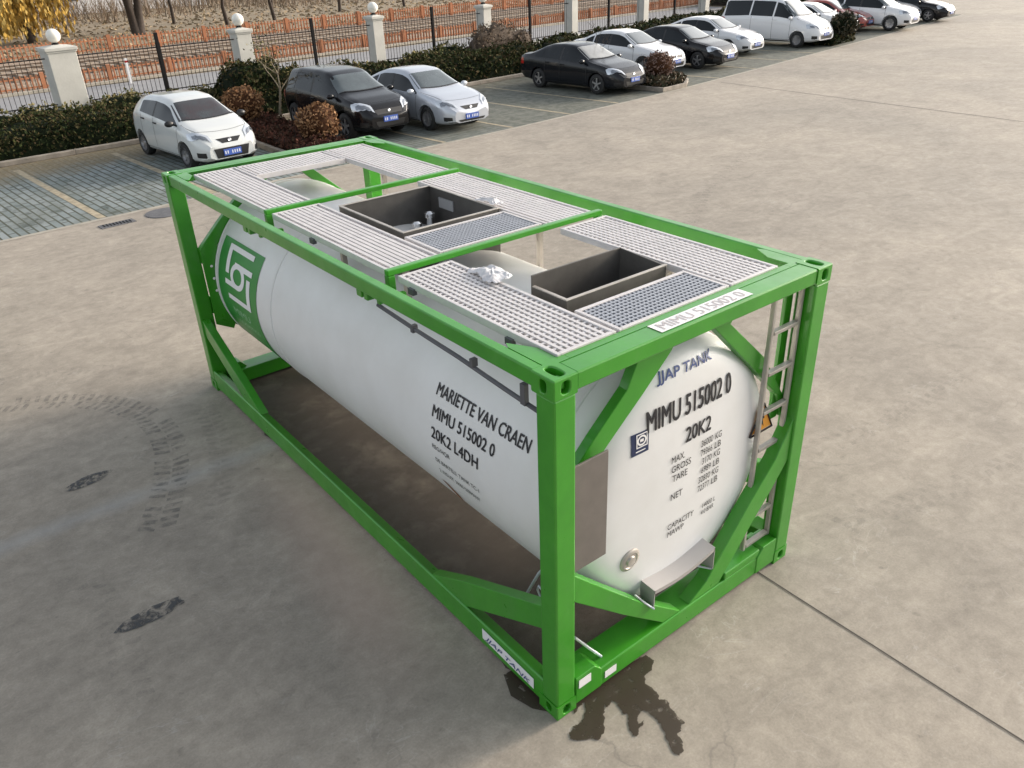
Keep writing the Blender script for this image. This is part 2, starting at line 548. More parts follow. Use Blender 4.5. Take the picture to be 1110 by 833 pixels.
# yard continues behind the last parked car
sheet('far_yard', [(PARK_END, edge_y(PARK_END)), (90, edge_y(90)), (110, 60), (PARK_END + 2, edge_y(PARK_END) + 12), (PARK_END, edge_y(PARK_END) + KERB)], .001, M['concrete'])
sheet('planting_bed_soil', [(x, edge_y(x) + KERB) for x in xs] + [(x, edge_y(x) + FEN + .1) for x in reversed(xs)], .0, mat('bed_soil', (.09, .07, .045), .95, vary=.4, vscale=3))
sheet('outer_road', [(x, edge_y(x) + FEN + .5) for x in xs] + [(x, edge_y(x) + FEN + 9.6) for x in reversed(xs)], -.03, M['asphalt'])


def strip(pts, wd, z, h=0):
    b = MB()
    n = len(pts)
    L_, R_ = [], []
    for i, p in enumerate(pts):
        a = Vector(pts[max(0, i - 1)]); c = Vector(pts[min(n - 1, i + 1)])
        d = (c - a).normalized(); nn = Vector((-d.y, d.x)) * wd / 2
        L_.append(Vector(p) + nn); R_.append(Vector(p) - nn)
    for i in range(n - 1):
        q = [R_[i], R_[i + 1], L_[i + 1], L_[i]]
        if h: b.hexa([(v.x, v.y, z) for v in q] + [(v.x, v.y, z + h) for v in q])
        else: b.add([(v.x, v.y, z) for v in q], [(0, 1, 2, 3)])
    return b


xs_f = [x * 1.0 for x in range(-40, int(PARK_END) + 1, 2)]
tag(strip([(x, edge_y(x)) for x in xs_f], .13, .006).build('edging_strip', M['edge']), kind='structure')
tag(strip([(x, edge_y(x) + KERB + .07) for x in xs_f], .15, 0, .13).build('parking_kerb', M['kerb'], bevel=.02), kind='structure')
lb = MB()
for x in (-4.1, -1.6, .92, 3.22, 5.45, 9.45, 11.83, 14.2, 16.4, 22.3, 25, 27.6, 30.2, 33, 38.5, 41.2, 43.6, 46):
    a = row_ang(x)
    p0 = Vector((x, edge_y(x) + .08)); p1 = p0 + Vector((-math.sin(a), math.cos(a))) * (KERB - .75)
    s = strip([tuple(p0 + (p1 - p0) * t / 6) for t in range(7)], .15 if x < 8 else .11, .009)
    lb.add(s.v, s.f)
tag(lb.build('bay_lines', M['line']), kind='structure')
# joints sawn in the slab
jb = MB()
def wob(p0, p1, n, amp):
    out = []
    for i in range(n + 1):
        t = i / n
        x = p0[0] + (p1[0] - p0[0]) * t + noise.noise(Vector((i * .37, p0[0], 1))) * amp
        out.append((x, p0[1] + (p1[1] - p0[1]) * t))
    return out
for p0, p1, ww in (((2.24, 5.9), (1.98, -6), .013), ((21.6, 15.9), (19.9, -12), .03)):
    s = strip(wob(p0, p1, 40, .012), ww, .004); jb.add(s.v, s.f)
tag(jb.build('slab_joints', M['joint']), kind='structure')

# wet run-off by the near corner
WET = [(620, 752), (640, 740), (664, 726), (684, 718), (700, 711), (709, 716), (706, 728), (700, 732), (699, 741), (713, 752), (716, 759), (722, 759), (730, 771), (737, 780), (743, 784), (738, 786), (738, 793), (733, 797), (739, 803), (741, 815), (736, 820), (730, 817), (724, 806), (722, 797), (716, 786), (711, 781), (705, 775), (699, 770), (694, 772), (691, 778), (692, 786), (699, 782), (695, 788), (690, 799), (686, 798), (681, 789), (680, 775), (675, 774), (669, 764), (664, 761), (660, 768), (655, 765), (655, 779), (655, 795), (650, 802), (634, 802), (626, 803), (617, 801), (616, 796), (622, 788), (631, 784), (635, 770), (633, 762), (629, 766), (622, 775), (619, 765)]


def unproj(u, v, z=0):
    d = fwd + (u - 555) / 871.615 * r2 - (v - 416.5) / 871.615 * u2
    o = mw.translation
    return o + d * ((z - o.z) / d.z)


poly = []
for i, (u, v) in enumerate(WET):
    a = unproj(u, v); b_ = unproj(*WET[(i + 1) % len(WET)])
    for t in range(14):
        p = a.lerp(b_, t / 14)
        q = noise.noise_vector(p * 32) * .012 + noise.noise_vector(p * 110) * .006
        poly.append((p.x + q.x, p.y + q.y))
tag(sheet('wet_patch', poly, .005, M['wet']), kind='structure')
sheet('wet_patch_side', [(p[0] + noise.noise(Vector((p[0] * 30, p[1] * 30, 0))) * .02, p[1]) for p in [(-.10, .35), (-.06, .18), (.0, .10), (.2, .12), (.2, .5), (-.03, .52)]], .005, M['wet'])


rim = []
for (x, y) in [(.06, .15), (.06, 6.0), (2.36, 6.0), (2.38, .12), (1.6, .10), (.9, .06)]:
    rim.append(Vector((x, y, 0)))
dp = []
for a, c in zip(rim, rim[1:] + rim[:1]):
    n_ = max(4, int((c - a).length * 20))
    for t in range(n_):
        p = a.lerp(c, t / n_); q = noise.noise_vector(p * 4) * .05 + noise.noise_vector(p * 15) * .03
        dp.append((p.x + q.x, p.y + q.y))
sheet('tank_shade_patch', dp, .003, M['tank_shade'])  # dark sheet under the container, painted shade of the tank


# tyre marks: rows of tread-block prints
def tread(path, wd, block, gap, m, name, z=.006, skew=.5, jit=.25, lanes=2):
    b = MB()
    pts = [Vector(p) for p in path]
    # resample
    out = []; step = block + gap; carry = 0
    for a, c in zip(pts, pts[1:]):
        d = c - a; L_ = d.length; t = carry
        while t < L_:
            out.append((a + d * (t / L_), d.normalized())); t += step
        carry = t - L_
    for p, d in out:
        n_ = Vector((-d.y, d.x))
        for ln in range(lanes):
            if rnd.random() < .12: continue
            o0 = (ln + .06 - lanes / 2) / lanes * wd; o1 = (ln + .94 - lanes / 2) / lanes * wd
            sk = block * skew * (1 if ln < lanes / 2 else -1)
            j = lambda: (rnd.random() - .5) * block * jit
            q = [p + n_ * o0 + d * (j()), p + n_ * o1 + d * (sk + j()), p + n_ * (o1 + j()) + d * (sk + block + j()), p + n_ * o0 + d * (block + j())]
            b.add([(v.x, v.y, z) for v in q], [(0, 1, 2, 3)])
    return tag(b.build(name, m), kind='structure')


def curve(pts, n=10):
    pts = [Vector(p) for p in pts]; out = []
    P = [pts[0]] + pts + [pts[-1]]
    for i in range(1, len(P) - 2):
        for k in range(n):
            t = k / n; a, b, c, d = P[i - 1], P[i], P[i + 1], P[i + 2]
            out.append(.5 * ((2 * b) + (c - a) * t + (2 * a - 5 * b + 4 * c - d) * t * t + (3 * b - a - 3 * c + d) * t ** 3))
    out.append(pts[-1])
    return [tuple(v) for v in out]


tread(curve([(-3.2, 7.6), (-1.93, 7.17), (-1.18, 6.61), (-.82, 5.9), (-.80, 5.15), (-1.01, 4.44), (-1.33, 3.8)]), .34, .055, .045, M['tyre_mark'], 'tyre_mark_curved')
tread(curve([(-3.4, 8.1), (-1.7, 7.85), (-.7, 7.3)]), .22, .045, .05, M['tyre_faint'], 'tyre_mark_outer')
tread(curve([(-.25, 5.6), (-.42, 4.7), (-.75, 3.9), (-.95, 3.45)]), .25, .05, .05, M['tyre_faint'], 'tyre_mark_inner')
tread(curve([(-2.05, 1.95), (-1.95, 2.8), (-2.0, 3.4)]), .26, .05, .06, M['tyre_faint'], 'tyre_mark_near')
def blobs(name, pts, m):
    b = MB()
    for (x, y, ra, rb, an) in pts:
        n = 22; ring = []
        for k in range(n):
            t = 2 * math.pi * k / n
            kk = 1 + .22 * noise.noise(Vector((x * 9 + math.cos(t) * 1.6, y * 9 + math.sin(t) * 1.6, 2)))
            u, v = ra * math.cos(t) * kk, rb * math.sin(t) * kk
            ring.append((x + u * math.cos(an) - v * math.sin(an), y + u * math.sin(an) + v * math.cos(an), .006))
        b.add(ring, [tuple(range(n))])
    return tag(b.build(name, m), kind='structure')


for nm, c0, c1 in (('tyre_print_small', (-1.826, 4.928), (-1.411, 4.987)), ('tyre_print_large', (-1.950, 2.700), (-1.476, 2.723))):
    A = Vector(c0); B = Vector(c1); d = (B - A); n_ = Vector((-d.y, d.x)).normalized(); an = math.atan2(d.y, d.x)
    pp = []
    m_ = A.lerp(B, .5)
    pp.append((m_.x, m_.y, d.length * .54, .085, an))
    for k in range(5):
        p = A.lerp(B, k / 4) + n_ * (.035 * (-1) ** k)
        pp.append((p.x, p.y, .05, .045, an))
    blobs(nm, pp[:1], M['tyre_dark'])
tread(curve([(3.1, -.1), (4.4, -.45), (6, -.8)]), .26, .07, .07, M['tyre_faint'], 'tyre_mark_right', lanes=3)
tread(curve([(3.2, .9), (4.6, .6), (6.5, .5)]), .26, .07, .07, M['tyre_faint'], 'tyre_mark_right_back', lanes=3)
tread(curve([(6, 4), (9, 6.5), (13, 8.5), (20, 10.5)]), .3, .09, .09, M['tyre_faint'], 'tyre_mark_far', lanes=3)
b = MB()
b.lathe([(0, .36), (.012, .36), (.014, .30)], (1.95, 13.86, 0), (0, 0, 1), 28, False)
tag(b.build('manhole_cover', M['manhole']), 'round iron manhole cover in the concrete beside the parking bays', 'manhole cover')
b = MB()
b.prism([(.72, 13.60, .0), (1.36, 13.66, .0), (1.34, 13.92, .0), (.70, 13.86, .0)], (0, 0, .012))
dg_ = b.build('drain_grate', M['manhole'])
b = MB()
for i in range(9):
    t = .78 + i * .06
    b.box(t, t + .02, 13.68, 13.84, .012, .02)
b.build('grate_bars', M['iron'], dg_)
tag(dg_, 'rectangular iron drain grate set in the concrete left of the manhole cover', 'drain grate')

# ------------------------------------------------------------------ tank container
W_, L_, H_ = 2.438, 6.058, 2.472
OR = (W_ / 2, L_ / 2, 0)
TK = empty('tank_container', OR, label='white cylindrical tank inside a green steel container frame standing on concrete', cat='tank container')


def part(b, name, m, parent=None, bevel=.006, sharp=None):
    return b.build(name, m, parent or TK, OR, bevel, sharp)


CX, CY_, CZ = .162, .178, .118


def holed(b, c, u, v, nrm, hu, hv, ru, rv, depth=.085, n=24, pw=3.0):
    c, u, v, nrm = Vector(c), Vector(u), Vector(v), Vector(nrm)
    outer, inner, deep = [], [], []
    for k in range(n):
        t = 2 * math.pi * (k + .5) / n
        ct, st = math.cos(t), math.sin(t)
        s_ = 1 / max(abs(ct), abs(st))
        # outer on the rectangle, inner a rounded slot
        outer.append(c + u * (ct * s_ * hu) + v * (st * s_ * hv))
        e = (abs(ct) ** pw + abs(st) ** pw) ** (-1 / pw)
        p = c + u * (ct * e * ru) + v * (st * e * rv)
        inner.append(p); deep.append(p - nrm * depth)
    # true rectangle corners
    cor = [c + u * (a * hu) + v * (d * hv) for a, d in ((1, 1), (-1, 1), (-1, -1), (1, -1))]
    vs_ = outer + inner + deep + cor
    fs = []
    flip = u.cross(v).dot(nrm) < 0
    for k in range(n):
        k2 = (k + 1) % n
        q = [(k, k2, n + k2, n + k), (n + k, n + k2, 2 * n + k2, 2 * n + k)]
        for f in q: fs.append(f[::-1] if flip else f)
    f = tuple(2 * n + k for k in range(n)); fs.append(f[::-1] if flip else f)
    for i, tq in enumerate((n // 8, 3 * n // 8, 5 * n // 8, 7 * n // 8)):
        f = (tq - 1, 3 * n + i, tq); fs.append(f[::-1] if flip else f)
    b.add(vs_, fs)


for ix in (0, 1):
    for iy in (0, 1):
        for iz in (0, 1):
            x0, x1 = (0, CX) if ix == 0 else (W_ - CX, W_)
            y0, y1 = (0, CY_) if iy == 0 else (L_ - CY_, L_)
            z0, z1 = (0, CZ) if iz == 0 else (H_ - CZ, H_)
            c = Vector(((x0 + x1) / 2, (y0 + y1) / 2, (z0 + z1) / 2))
            b = MB()
            xf, xi = (x0, x1) if ix == 0 else (x1, x0)
            yf, yi = (y0, y1) if iy == 0 else (y1, y0)
            zf, zi = (z0, z1) if iz == 0 else (z1, z0)
            nx = -1 if ix == 0 else 1; ny = -1 if iy == 0 else 1; nz = -1 if iz == 0 else 1
            holed(b, (xf, c.y, c.z), (0, 1, 0), (0, 0, 1), (nx, 0, 0), CY_ / 2, CZ / 2, .027, .036)
            holed(b, (c.x, yf, c.z), (1, 0, 0), (0, 0, 1), (0, ny, 0), CX / 2, CZ / 2, .030, .036)
            holed(b, (c.x, c.y, zf), (1, 0, 0), (0, 1, 0), (0, 0, nz), CX / 2, CY_ / 2, .031, .060)
            # three inner faces
            b.add([(xi, y0, z0), (xi, y1, z0), (xi, y1, z1), (xi, y0, z1)], [(0, 1, 2, 3)])
            b.add([(x0, yi, z0), (x1, yi, z0), (x1, yi, z1), (x0, yi, z1)], [(0, 1, 2, 3)])
            b.add([(x0, y0, zi), (x1, y0, zi), (x1, y1, zi), (x0, y1, zi)], [(0, 1, 2, 3)])
            bm = bmesh.new()
            me = bpy.data.meshes.new('t'); me.from_pydata(b.v, [], b.f); bm.from_mesh(me)
            bmesh.ops.remove_doubles(bm, verts=bm.verts, dist=1e-5)
            bmesh.ops.recalc_face_normals(bm, faces=bm.faces)
            b2 = MB(); b2.add([tuple(v.co) for v in bm.verts], [tuple(v.index for v in f.verts) for f in bm.faces]); bm.free()
            part(b2, 'corner_casting', M['green'], bevel=.008)

g = M['green']
for ix in (0, 1):
    for iy in (0, 1):
        xa, xb = (.004, .155) if ix == 0 else (W_ - .155, W_ - .004)
        ya, yb = (.004, .150) if iy == 0 else (L_ - .150, L_ - .004)
        b = MB().box(xa, xb, ya, yb, CZ, H_ - CZ)
        part(b, 'corner_post', g, bevel=.012)
# top side rails / bottom side rails
for ix in (0, 1):
    xa, xb = (.012, .085) if ix == 0 else (W_ - .085, W_ - .012)
    part(MB().box(xa, xb, CY_, L_ - CY_, H_ - .105, H_ - .004), 'top_side_rail', g, bevel=.01)
    sgn = 1 if ix == 0 else -1
    x_o = .008 if ix == 0 else W_ - .008
    prof = [(x_o, .045), (x_o, .235), (x_o + sgn * .012, .247), (x_o + sgn * .105, .200), (x_o + sgn * .105, .06)]
    part(MB().prism([(x, CY_ - .03, z) for x, z in prof], (0, L_ - 2 * CY_ + .06, 0)), 'bottom_side_rail', g, bevel=.006)
    # diagonal foot braces on the sides, at both ends
    for iy in (0, 1):
        fy = (lambda y: y) if iy == 0 else (lambda y: L_ - y)
        pl = [(.145, .87), (.145, .685), (1.02, .235), (1.46, .235), (1.02, .465)]
        part(MB().prism([(x_o + sgn * .012, fy(y), z) for y, z in pl], (sgn * .085, 0, 0)), 'side_brace', g, bevel=.006)
for iy in (0, 1):
    fy = (lambda y: y) if iy == 0 else (lambda y: L_ - y)
    def ybox(x0, x1, ya, yb, z0, z1):
        a, c = sorted((fy(ya), fy(yb)))
        return MB().box(x0, x1, a, c, z0, z1)
    part(ybox(CX, W_ - CX, .006, .150, H_ - .108, H_ - .003), 'top_end_rail', g, bevel=.01)
    # flat top plate of the end rail plus the corner gussets
    th = .006
    b = MB()
    ga = [(.085, .178), (.085, .47), (.11, .52), (.20, .36), (.20, .204), (.245, .204), (.245, .151), (CX, .151), (CX, .178)]
    b.prism([(x, fy(y), H_ - .010) for x, y in ga], (0, 0, th))
    part(b, 'corner_gusset', g, bevel=0)
    b = MB().prism([(W_ - x, fy(y), H_ - .010) for x, y in ga], (0, 0, th))
    part(b, 'corner_gusset', g, bevel=0)
    b = MB()
    b.prism([(.247, fy(.151), H_ - .010), (W_ - .247, fy(.151), H_ - .010), (W_ - .247, fy(.203), H_ - .010), (.247, fy(.203), H_ - .010)], (0, 0, th))
    part(b, 'header_plate', g, bevel=0)
    part(ybox(CX, W_ - CX, .010, .235, .030, .190), 'bottom_end_rail', g, bevel=.01)
    # stepped shoes beside the lower castings
    for ix in (0, 1):
        fx = (lambda x: x) if ix == 0 else (lambda x: W_ - x)
        pl = [(.164, .035), (.164, .262), (.330, .262), (.395, .192), (.395, .035)]
        part(MB().prism([(fx(x), fy(.004), z) for x, z in pl], (0, .16 if iy == 0 else -.16, 0)), 'rail_shoe', g, bevel=.006)
    # diagonal end braces, traced as plates with thickness
    dy = .10 if iy == 0 else -.10
    dyu = dy * .7
    tl = [(.78, 2.366), (1.08, 2.366), (1.03, 2.26), (.80, 2.055), (.53, 1.83), (.30, 1.63), (.15, 1.50), (.15, 1.66), (.40, 1.90), (.66, 2.13)]
    tr = [(W_ - x, z) for x, z in [(.78, 2.366), (1.10, 2.366), (1.017, 2.27), (.63, 1.90), (.239, 1.518), (.15, 1.30), (.15, 1.47), (.446, 1.88), (.865, 2.26)]]
    for nm, pl, yy in (('upper_brace', tl, .125), ('upper_brace', tr, .125)):
        part(MB().prism([(x, fy(yy), z) for x, z in pl], (0, dyu, 0)), nm, g, bevel=.006)
    bl = [(.150, 1.125), (.150, .915), (.60, .52), (1.00, .192), (1.18, .192), (.80, .495), (.45, .83)]
    part(MB().prism([(x, fy(.02), z) for x, z in bl], (0, dy, 0)), 'lower_brace', g, bevel=.006)
    br = [(W_ - .150, 1.34), (W_ - .150, .985), (2.12, .78), (1.95, .60), (1.78, .40), (1.60, .192), (1.27, .192), (1.45, .30), (1.62, .50), (1.88, .80), (2.12, 1.05)]
    part(MB().prism([(x, fy(.02), z) for x, z in br], (0, dy, 0)), 'lower_brace', g, bevel=.006)
    # lighter foot block on the lower rail
    part(ybox(1.66, 2.08, .012, .22, .186, .252), 'foot_block', g, bevel=.01)
# pierced far-end plates with rivets, between post and tank
for pl in ([(.15, 1.62), (.31, 1.80), (.40, 1.40), (.44, .90), (.33, .70), (.15, .80)],):
    part(MB().prism([(x, L_ - .19, z) for x, z in pl], (0, -.012, 0)), 'end_plate', g, bevel=0)
    b = MB()
    for z in (1.18, 1.32, 1.46):
        b.lathe([(0, .016), (.004, .014), (.006, .004)], (.235, L_ - .201, z), (0, -1, 0), 10)
    part(b, 'rivets', M['sticker'], bevel=0)
# cross bars over the walkways
for y in (3.86, 1.89):
    part(MB().box(.170, W_ - .285, y - .024, y + .024, H_ - .012, H_ + .030), 'cross_bar', g, bevel=.006)
    for x in (.196, W_ - .311):
        part(MB().box(x - .026, x + .026, y - .028, y + .028, H_ - .19, H_ - .013), 'bar_tab', g, bevel=.004)
    part(MB().box(.086, .30, y - .02, y + .02, H_ - .19, H_ - .155), 'bar_tab', g, bevel=.004)
    part(MB().box(W_ - .40, W_ - .086, y - .02, y + .02, H_ - .19, H_ - .155), 'bar_tab', g, bevel=.004)
    for dy_, s_ in ((.10, .05), (.02, .035)):
        part(MB().box(.02, .085, y + dy_, y + dy_ + s_ * 1.4, H_ - .155, H_ - .105), 'rail_clamp', M['green'], bevel=.004)
# strut post behind the ladder
part(MB().box(W_ - .24, W_ - .165, .155, .185, 1.30, H_ - .11), 'inner_post', g, bevel=.004)

# --- tank shell
TZ, TR = 1.229, .97
TX = W_ / 2
prof_r = [(.0, .100), (.15, .101), (.30, .104), (.45, .108), (.60, .114), (.72, .121), (.80, .134), (.86, .156), (.905, .186), (.94, .226), (.962, .28), (.97, .34)]
pr = [(y, r) for r, y in prof_r]
pr[0] = (.100, 0.0)
pr += [(1.2, TR), (2.4, TR), (3.6, TR), (4.8, TR), (5.90, TR), (5.925, .955), (5.95, .90), (5.98, .70), (6.0, .35), (6.003, 0.0)]
b = MB().lathe(pr, (TX, 0, TZ), (0, 1, 0), 128)
tank = part(b, 'tank_shell', M['white'], bevel=0, sharp=35)


def dish_y(x, z):
    r = math.hypot(x - TX, z - TZ)
    for (r0, y0), (r1, y1) in zip(prof_r, prof_r[1:]):
        if r <= r1: return y0 + (y1 - y0) * (r - r0) / (r1 - r0)
    return .35


def on_side(y, arc, d=.004):
    th = arc / TR
    return (TX - (TR + d) * math.cos(th), y, TZ + (TR + d) * math.sin(th))


def on_end(x, z, d=.006): return (x, dish_y(x, z) - d, z)


# cladding seams and rings
for y in (.42, 4.42, 5.84):
    b = MB()
    b.lathe([(-.012, TR + .001), (-.010, TR + .006), (.010, TR + .006), (.012, TR + .001)], (TX, y, TZ), (0, 1, 0), 128)
    part(b, 'shell_band', M['white'], tank, bevel=0)

# --- lettering
_tc = {}


def glyphs(txt, bold=0.0, shear=0.0, spacing=1.0):
    key = (txt, bold, shear, spacing)
    if key in _tc: return _tc[key]
    cu = bpy.data.curves.new('t', 'FONT')
    cu.body = txt; cu.size = 1; cu.offset = bold; cu.shear = shear; cu.space_character = spacing
    cu.resolution_u = 3; cu.fill_mode = 'FRONT'
    ob = bpy.data.objects.new('t', cu)
    me = bpy.data.meshes.new_from_object(ob)
    vs_ = [(v.co.x, v.co.y) for v in me.vertices]; fs = [tuple(p.vertices) for p in me.polygons]
    bpy.data.objects.remove(ob)
    x0 = min(v[0] for v in vs_); x1 = max(v[0] for v in vs_); y0 = min(v[1] for v in vs_); y1 = max(v[1] for v in vs_)
    bm = bmesh.new()
    bv = [bm.verts.new(((x - x0) / (x1 - x0), (y - y0) / (y1 - y0), 0)) for x, y in vs_]
    for f in fs:
        try: bm.faces.new([bv[i] for i in f])
        except ValueError: pass
    for ax_, n_ in (((0, 1, 0), 6), ((1, 0, 0), max(4, len(txt) * 2))):
        for i in range(1, n_):
            bmesh.ops.bisect_plane(bm, geom=bm.verts[:] + bm.edges[:] + bm.faces[:], dist=1e-6, plane_co=Vector(ax_) * (i / n_), plane_no=ax_)
    bm.verts.index_update()
    res = ([(v.co.x, v.co.y) for v in bm.verts], [tuple(v.index for v in f.verts) for f in bm.faces])
    bm.free()
    _tc[key] = res
    return res


def text(b, txt, fn, wd, ht, bold=.008, shear=0.0, spacing=1.0):
    vs_, fs = glyphs(txt, 0.0, shear, spacing)
    w_ = .027 * ht
    sh = [(0, 0)] if bold <= 0 else [(-w_, 0), (w_, 0), (0, w_ * .7), (0, -w_ * .7)]
    for i, (du, dv) in enumerate(sh):
        b.add([fn(u * wd + du, v * ht + dv, i * .0004) for u, v in vs_], fs)
    return b


def side_text(txt, y0, arc, wd, ht, m='black', **k):
    o = part(text(MB(), txt, lambda s, t, e: on_side(y0 - s, arc + t, .004 + e), wd, ht, **k), 'lettering', M[m], tank, bevel=0)
    return o


def end_text(txt, x0, z0, wd, ht, slope=0.0, m='black', **k):
    return part(text(MB(), txt, lambda s, t, e: on_end(x0 + s, z0 + t + slope * s, .006 + e), wd, ht, **k), 'lettering', M[m], tank, bevel=0)


side_text('MARIETTE VAN CRAEN', 1.64, .384, 1.02, .090)
side_text('MIMU 515002 0', 1.64, .218, .72, .088)
side_text('20K2 L4DH', 1.637, .052, .56, .088)
side_text('REG/HQR', 1.635, -.045, .22, .042, bold=.0)
side_text('DE BARTELS, TANK TC-1', 1.62, -.160, .53, .042, bold=.0)
side_text('2, INDUST. 30000 GERMANY', 1.61, -.262, .50, .042, bold=.0)
end_text('MIMU 515002 0', .835, 1.768, .79, .145, slope=-.005)
end_text('20K2', 1.19, 1.560, .245, .110)
end_text('MAX.', 1.065, 1.452, .125, .050, bold=0)
end_text('GROSS', 1.069, 1.378, .185, .050, bold=0)
end_text('TARE', 1.080, 1.304, .145, .050, bold=0)
end_text('NET', 1.079, 1.160, .110, .050, bold=0)
end_text('CAPACITY', 1.072, .915, .26, .046, bold=.0)
end_text('MAWP', 1.077, .853, .16, .046, bold=.0)
for i, (n_, un_) in enumerate([('36000', 'KG'), ('79366', 'LB'), ('3170', 'KG'), ('6989', 'LB'), ('32830', 'KG'), ('72377', 'LB')]):
    z = 1.455 - i * .072
    end_text(n_, 1.352 + (.02 if len(n_) < 5 else 0), z, .118 - (.02 if len(n_) < 5 else 0), .050, bold=.0)
    end_text(un_, 1.495, z, .066, .050, bold=.0)
end_text('14000 L', 1.425, .925, .14, .040, bold=0)
end_text('4.0 BAR', 1.415, .868, .14, .040, bold=0)
end_text('JJAP TANK', .945, 2.038, .51, .072, shear=.3, bold=.016, m='navy')
# blue inspection badge
b = MB().grid(lambda s, t: on_end(.705 + .145 * s, 1.652 + .150 * t, .004), 6, 6)
bd = part(b, 'class_badge', M['navy_dark'], tank, bevel=0)
b = MB()
for r_, c_, h_ in ((.036, (.790, 1.745), .012),):
    n_ = 20
    for k in range(n_):
        t0, t1 = 2 * math.pi * k / n_, 2 * math.pi * (k + 1) / n_
        q = [(c_[0] + rr * math.cos(t) * 1.1, c_[1] + rr * math.sin(t)) for rr, t in ((r_, t0), (r_, t1), (r_ - h_, t1), (r_ - h_, t0))]
        b.add([on_end(x, z, .007) for x, z in q], [(0, 1, 2, 3)])
for x0, x1, z0, z1 in ((.745, .838, 1.785, 1.793), (.745, .838, 1.698, 1.706), (.745, .753, 1.70, 1.79), (.830, .838, 1.70, 1.79), (.775, .805, 1.735, 1.755), (.74, .82, 1.672, 1.680)):
    b.grid(lambda s, t: on_end(x0 + (x1 - x0) * s, z0 + (z1 - z0) * t, .007), 2, 2)
part(b, 'badge_emblem', M['sticker'], bd if False else tank, bevel=0)
# pale data panel behind the weights
# company panel near the far end: green field with white bracket emblem
fld = lambda y, a, d=.004: on_side(y, a, d)
b = MB().grid(lambda s, t: fld(5.735 - s * 1.0 + .03 * math.sin(t * 3.1), -.95 + 1.55 * t), 20, 40)
part(b, 'logo_field', M['logo_green'], tank, bevel=0)
b = MB()
def lbar(y0, a0, y1, a1, wd):
    """stroke on the shell from (y0,a0) to (y1,a1)"""
    d = Vector((y1 - y0, a1 - a0)); L2 = d.length; d /= L2; n_ = Vector((-d.y, d.x)) * wd / 2
    p = Vector((y0, a0))
    b.grid(lambda s, t: fld(*(p + d * (s * L2) + n_ * (2 * t - 1)), .008), 10, 3)
lbar(5.50, .53, 4.93, .53, .055); lbar(5.50, .557, 5.50, .25, .085)      # upper bracket
lbar(5.55, .155, 5.24, .155, .055); lbar(5.33, .37, 4.89, .37, .055)     # arms of the centre sign
for k in range(28):                                                       # ring
    t0, t1 = 2 * math.pi * k / 28, 2 * math.pi * (k + 1) / 28
    q = [(5.235 + .165 * r_ * math.cos(t), .262 + .125 * r_ * math.sin(t)) for r_, t in ((1.1, t0), (1.1, t1), (.66, t1), (.66, t0))]
    b.add([fld(y, a, .008) for y, a in q], [(0, 1, 2, 3)])
lbar(5.50, .005, 4.93, .005, .055); lbar(4.96, -.02, 4.96, .30, .085)     # lower bracket
part(b, 'logo_emblem', M['sticker'], tank, bevel=0)
side_text('MIMU', 5.47, -.20, .42, .085, bold=.0, m='logo_pale')
side_text('LOGISTICS', 5.44, -.31, .52, .05, bold=.0, m='logo_pale')
# orange heat-worn mark low on the side
b = MB().add([on_side(1.66 - .16 * s, -.36 - .10 * t - .05 * s) for s, t in ((0, .1), (.5, 0), (1, .6), (1, 1.5), (.55, 1.5))], [(0, 1, 2, 3, 4)])
part(b, 'rust_mark', M['rust'], tank, bevel=0)
# outlet cap and warning sign
c_ = (.735, .845)
b = MB().lathe([(-.02, .088), (.0, .088), (.008, .080), (.010, .062), (.004, .058), (.004, .04), (.018, .035), (.02, 0.0)], (c_[0], dish_y(*c_) - .002, c_[1]), (.0, -1, -.1), 28)
cap_ = part(b, 'outlet_cap', M['steel'], tank, bevel=0, sharp=40)
b = MB().prism([(1.90, .118, 1.30), (2.145, .118, 1.30), (2.02, .118, 1.525)], (0, -.008, 0))
sg = part(b, 'warning_sign', M['orange'], bevel=.004)
b = MB().prism([(2.015, .108, 1.475), (2.045, .108, 1.40), (2.025, .108, 1.40), (2.045, .108, 1.335), (1.985, .108, 1.415), (2.01, .108, 1.415)], (0, -.003, 0))
for p, q in (((1.895, 1.294), (2.15, 1.294)), ((2.15, 1.294), (2.02, 1.532)), ((2.02, 1.532), (1.895, 1.294))):
    b.bar((p[0], .106, p[1]), (q[0], .106, q[1]), .004, .014, (0, 1, 0))
part(b, 'warning_symbol', M['black'], sg, bevel=0)

# outlet hood below the dish: a folded sheet over two end plates
b = MB()
def hood(s, t):
    x = .865 + .62 * s
    z = .592 + .03 * s - .035 * math.sin(math.pi * s) - .012 * t
    return (x, .135 - .135 * t, z)
b.grid(hood, 14, 3)
b.grid(lambda s, t: (lambda p: (p[0], p[1] - .0, p[2] - .03 * t))(hood(s, 1)), 14, 1)
b.prism([(.865, .135, .59), (.865, .0, .58), (.865, .0, .425), (.865, .12, .405)], (.006, 0, 0))
b.prism([(1.479, .135, .62), (1.479, .0, .61), (1.479, .0, .415), (1.479, .13, .395)], (.006, 0, 0))
part(b, 'outlet_hood', mat('hood_sheet', (.50, .48, .47), .4, metal=.5), bevel=0)
b = MB().tube([(1.48, .01, .41), (1.40, .10, .43), (1.25, .16, .44)], .008)
b.tube([(.87, .0, .42), (.80, .02, .50), (.74, .06, .58)], .007)
part(b, 'hood_stay', M['palecable'], bevel=0)
# document plate by the near post
part(MB().box(.157, .445, .046, .060, 1.105, 1.858), 'document_plate', M['brown_plate'], bevel=.004)
b = MB().box(.157, .20, .05, .075, 1.35, 1.42)
part(b, 'plate_bracket', M['green'], bevel=0)
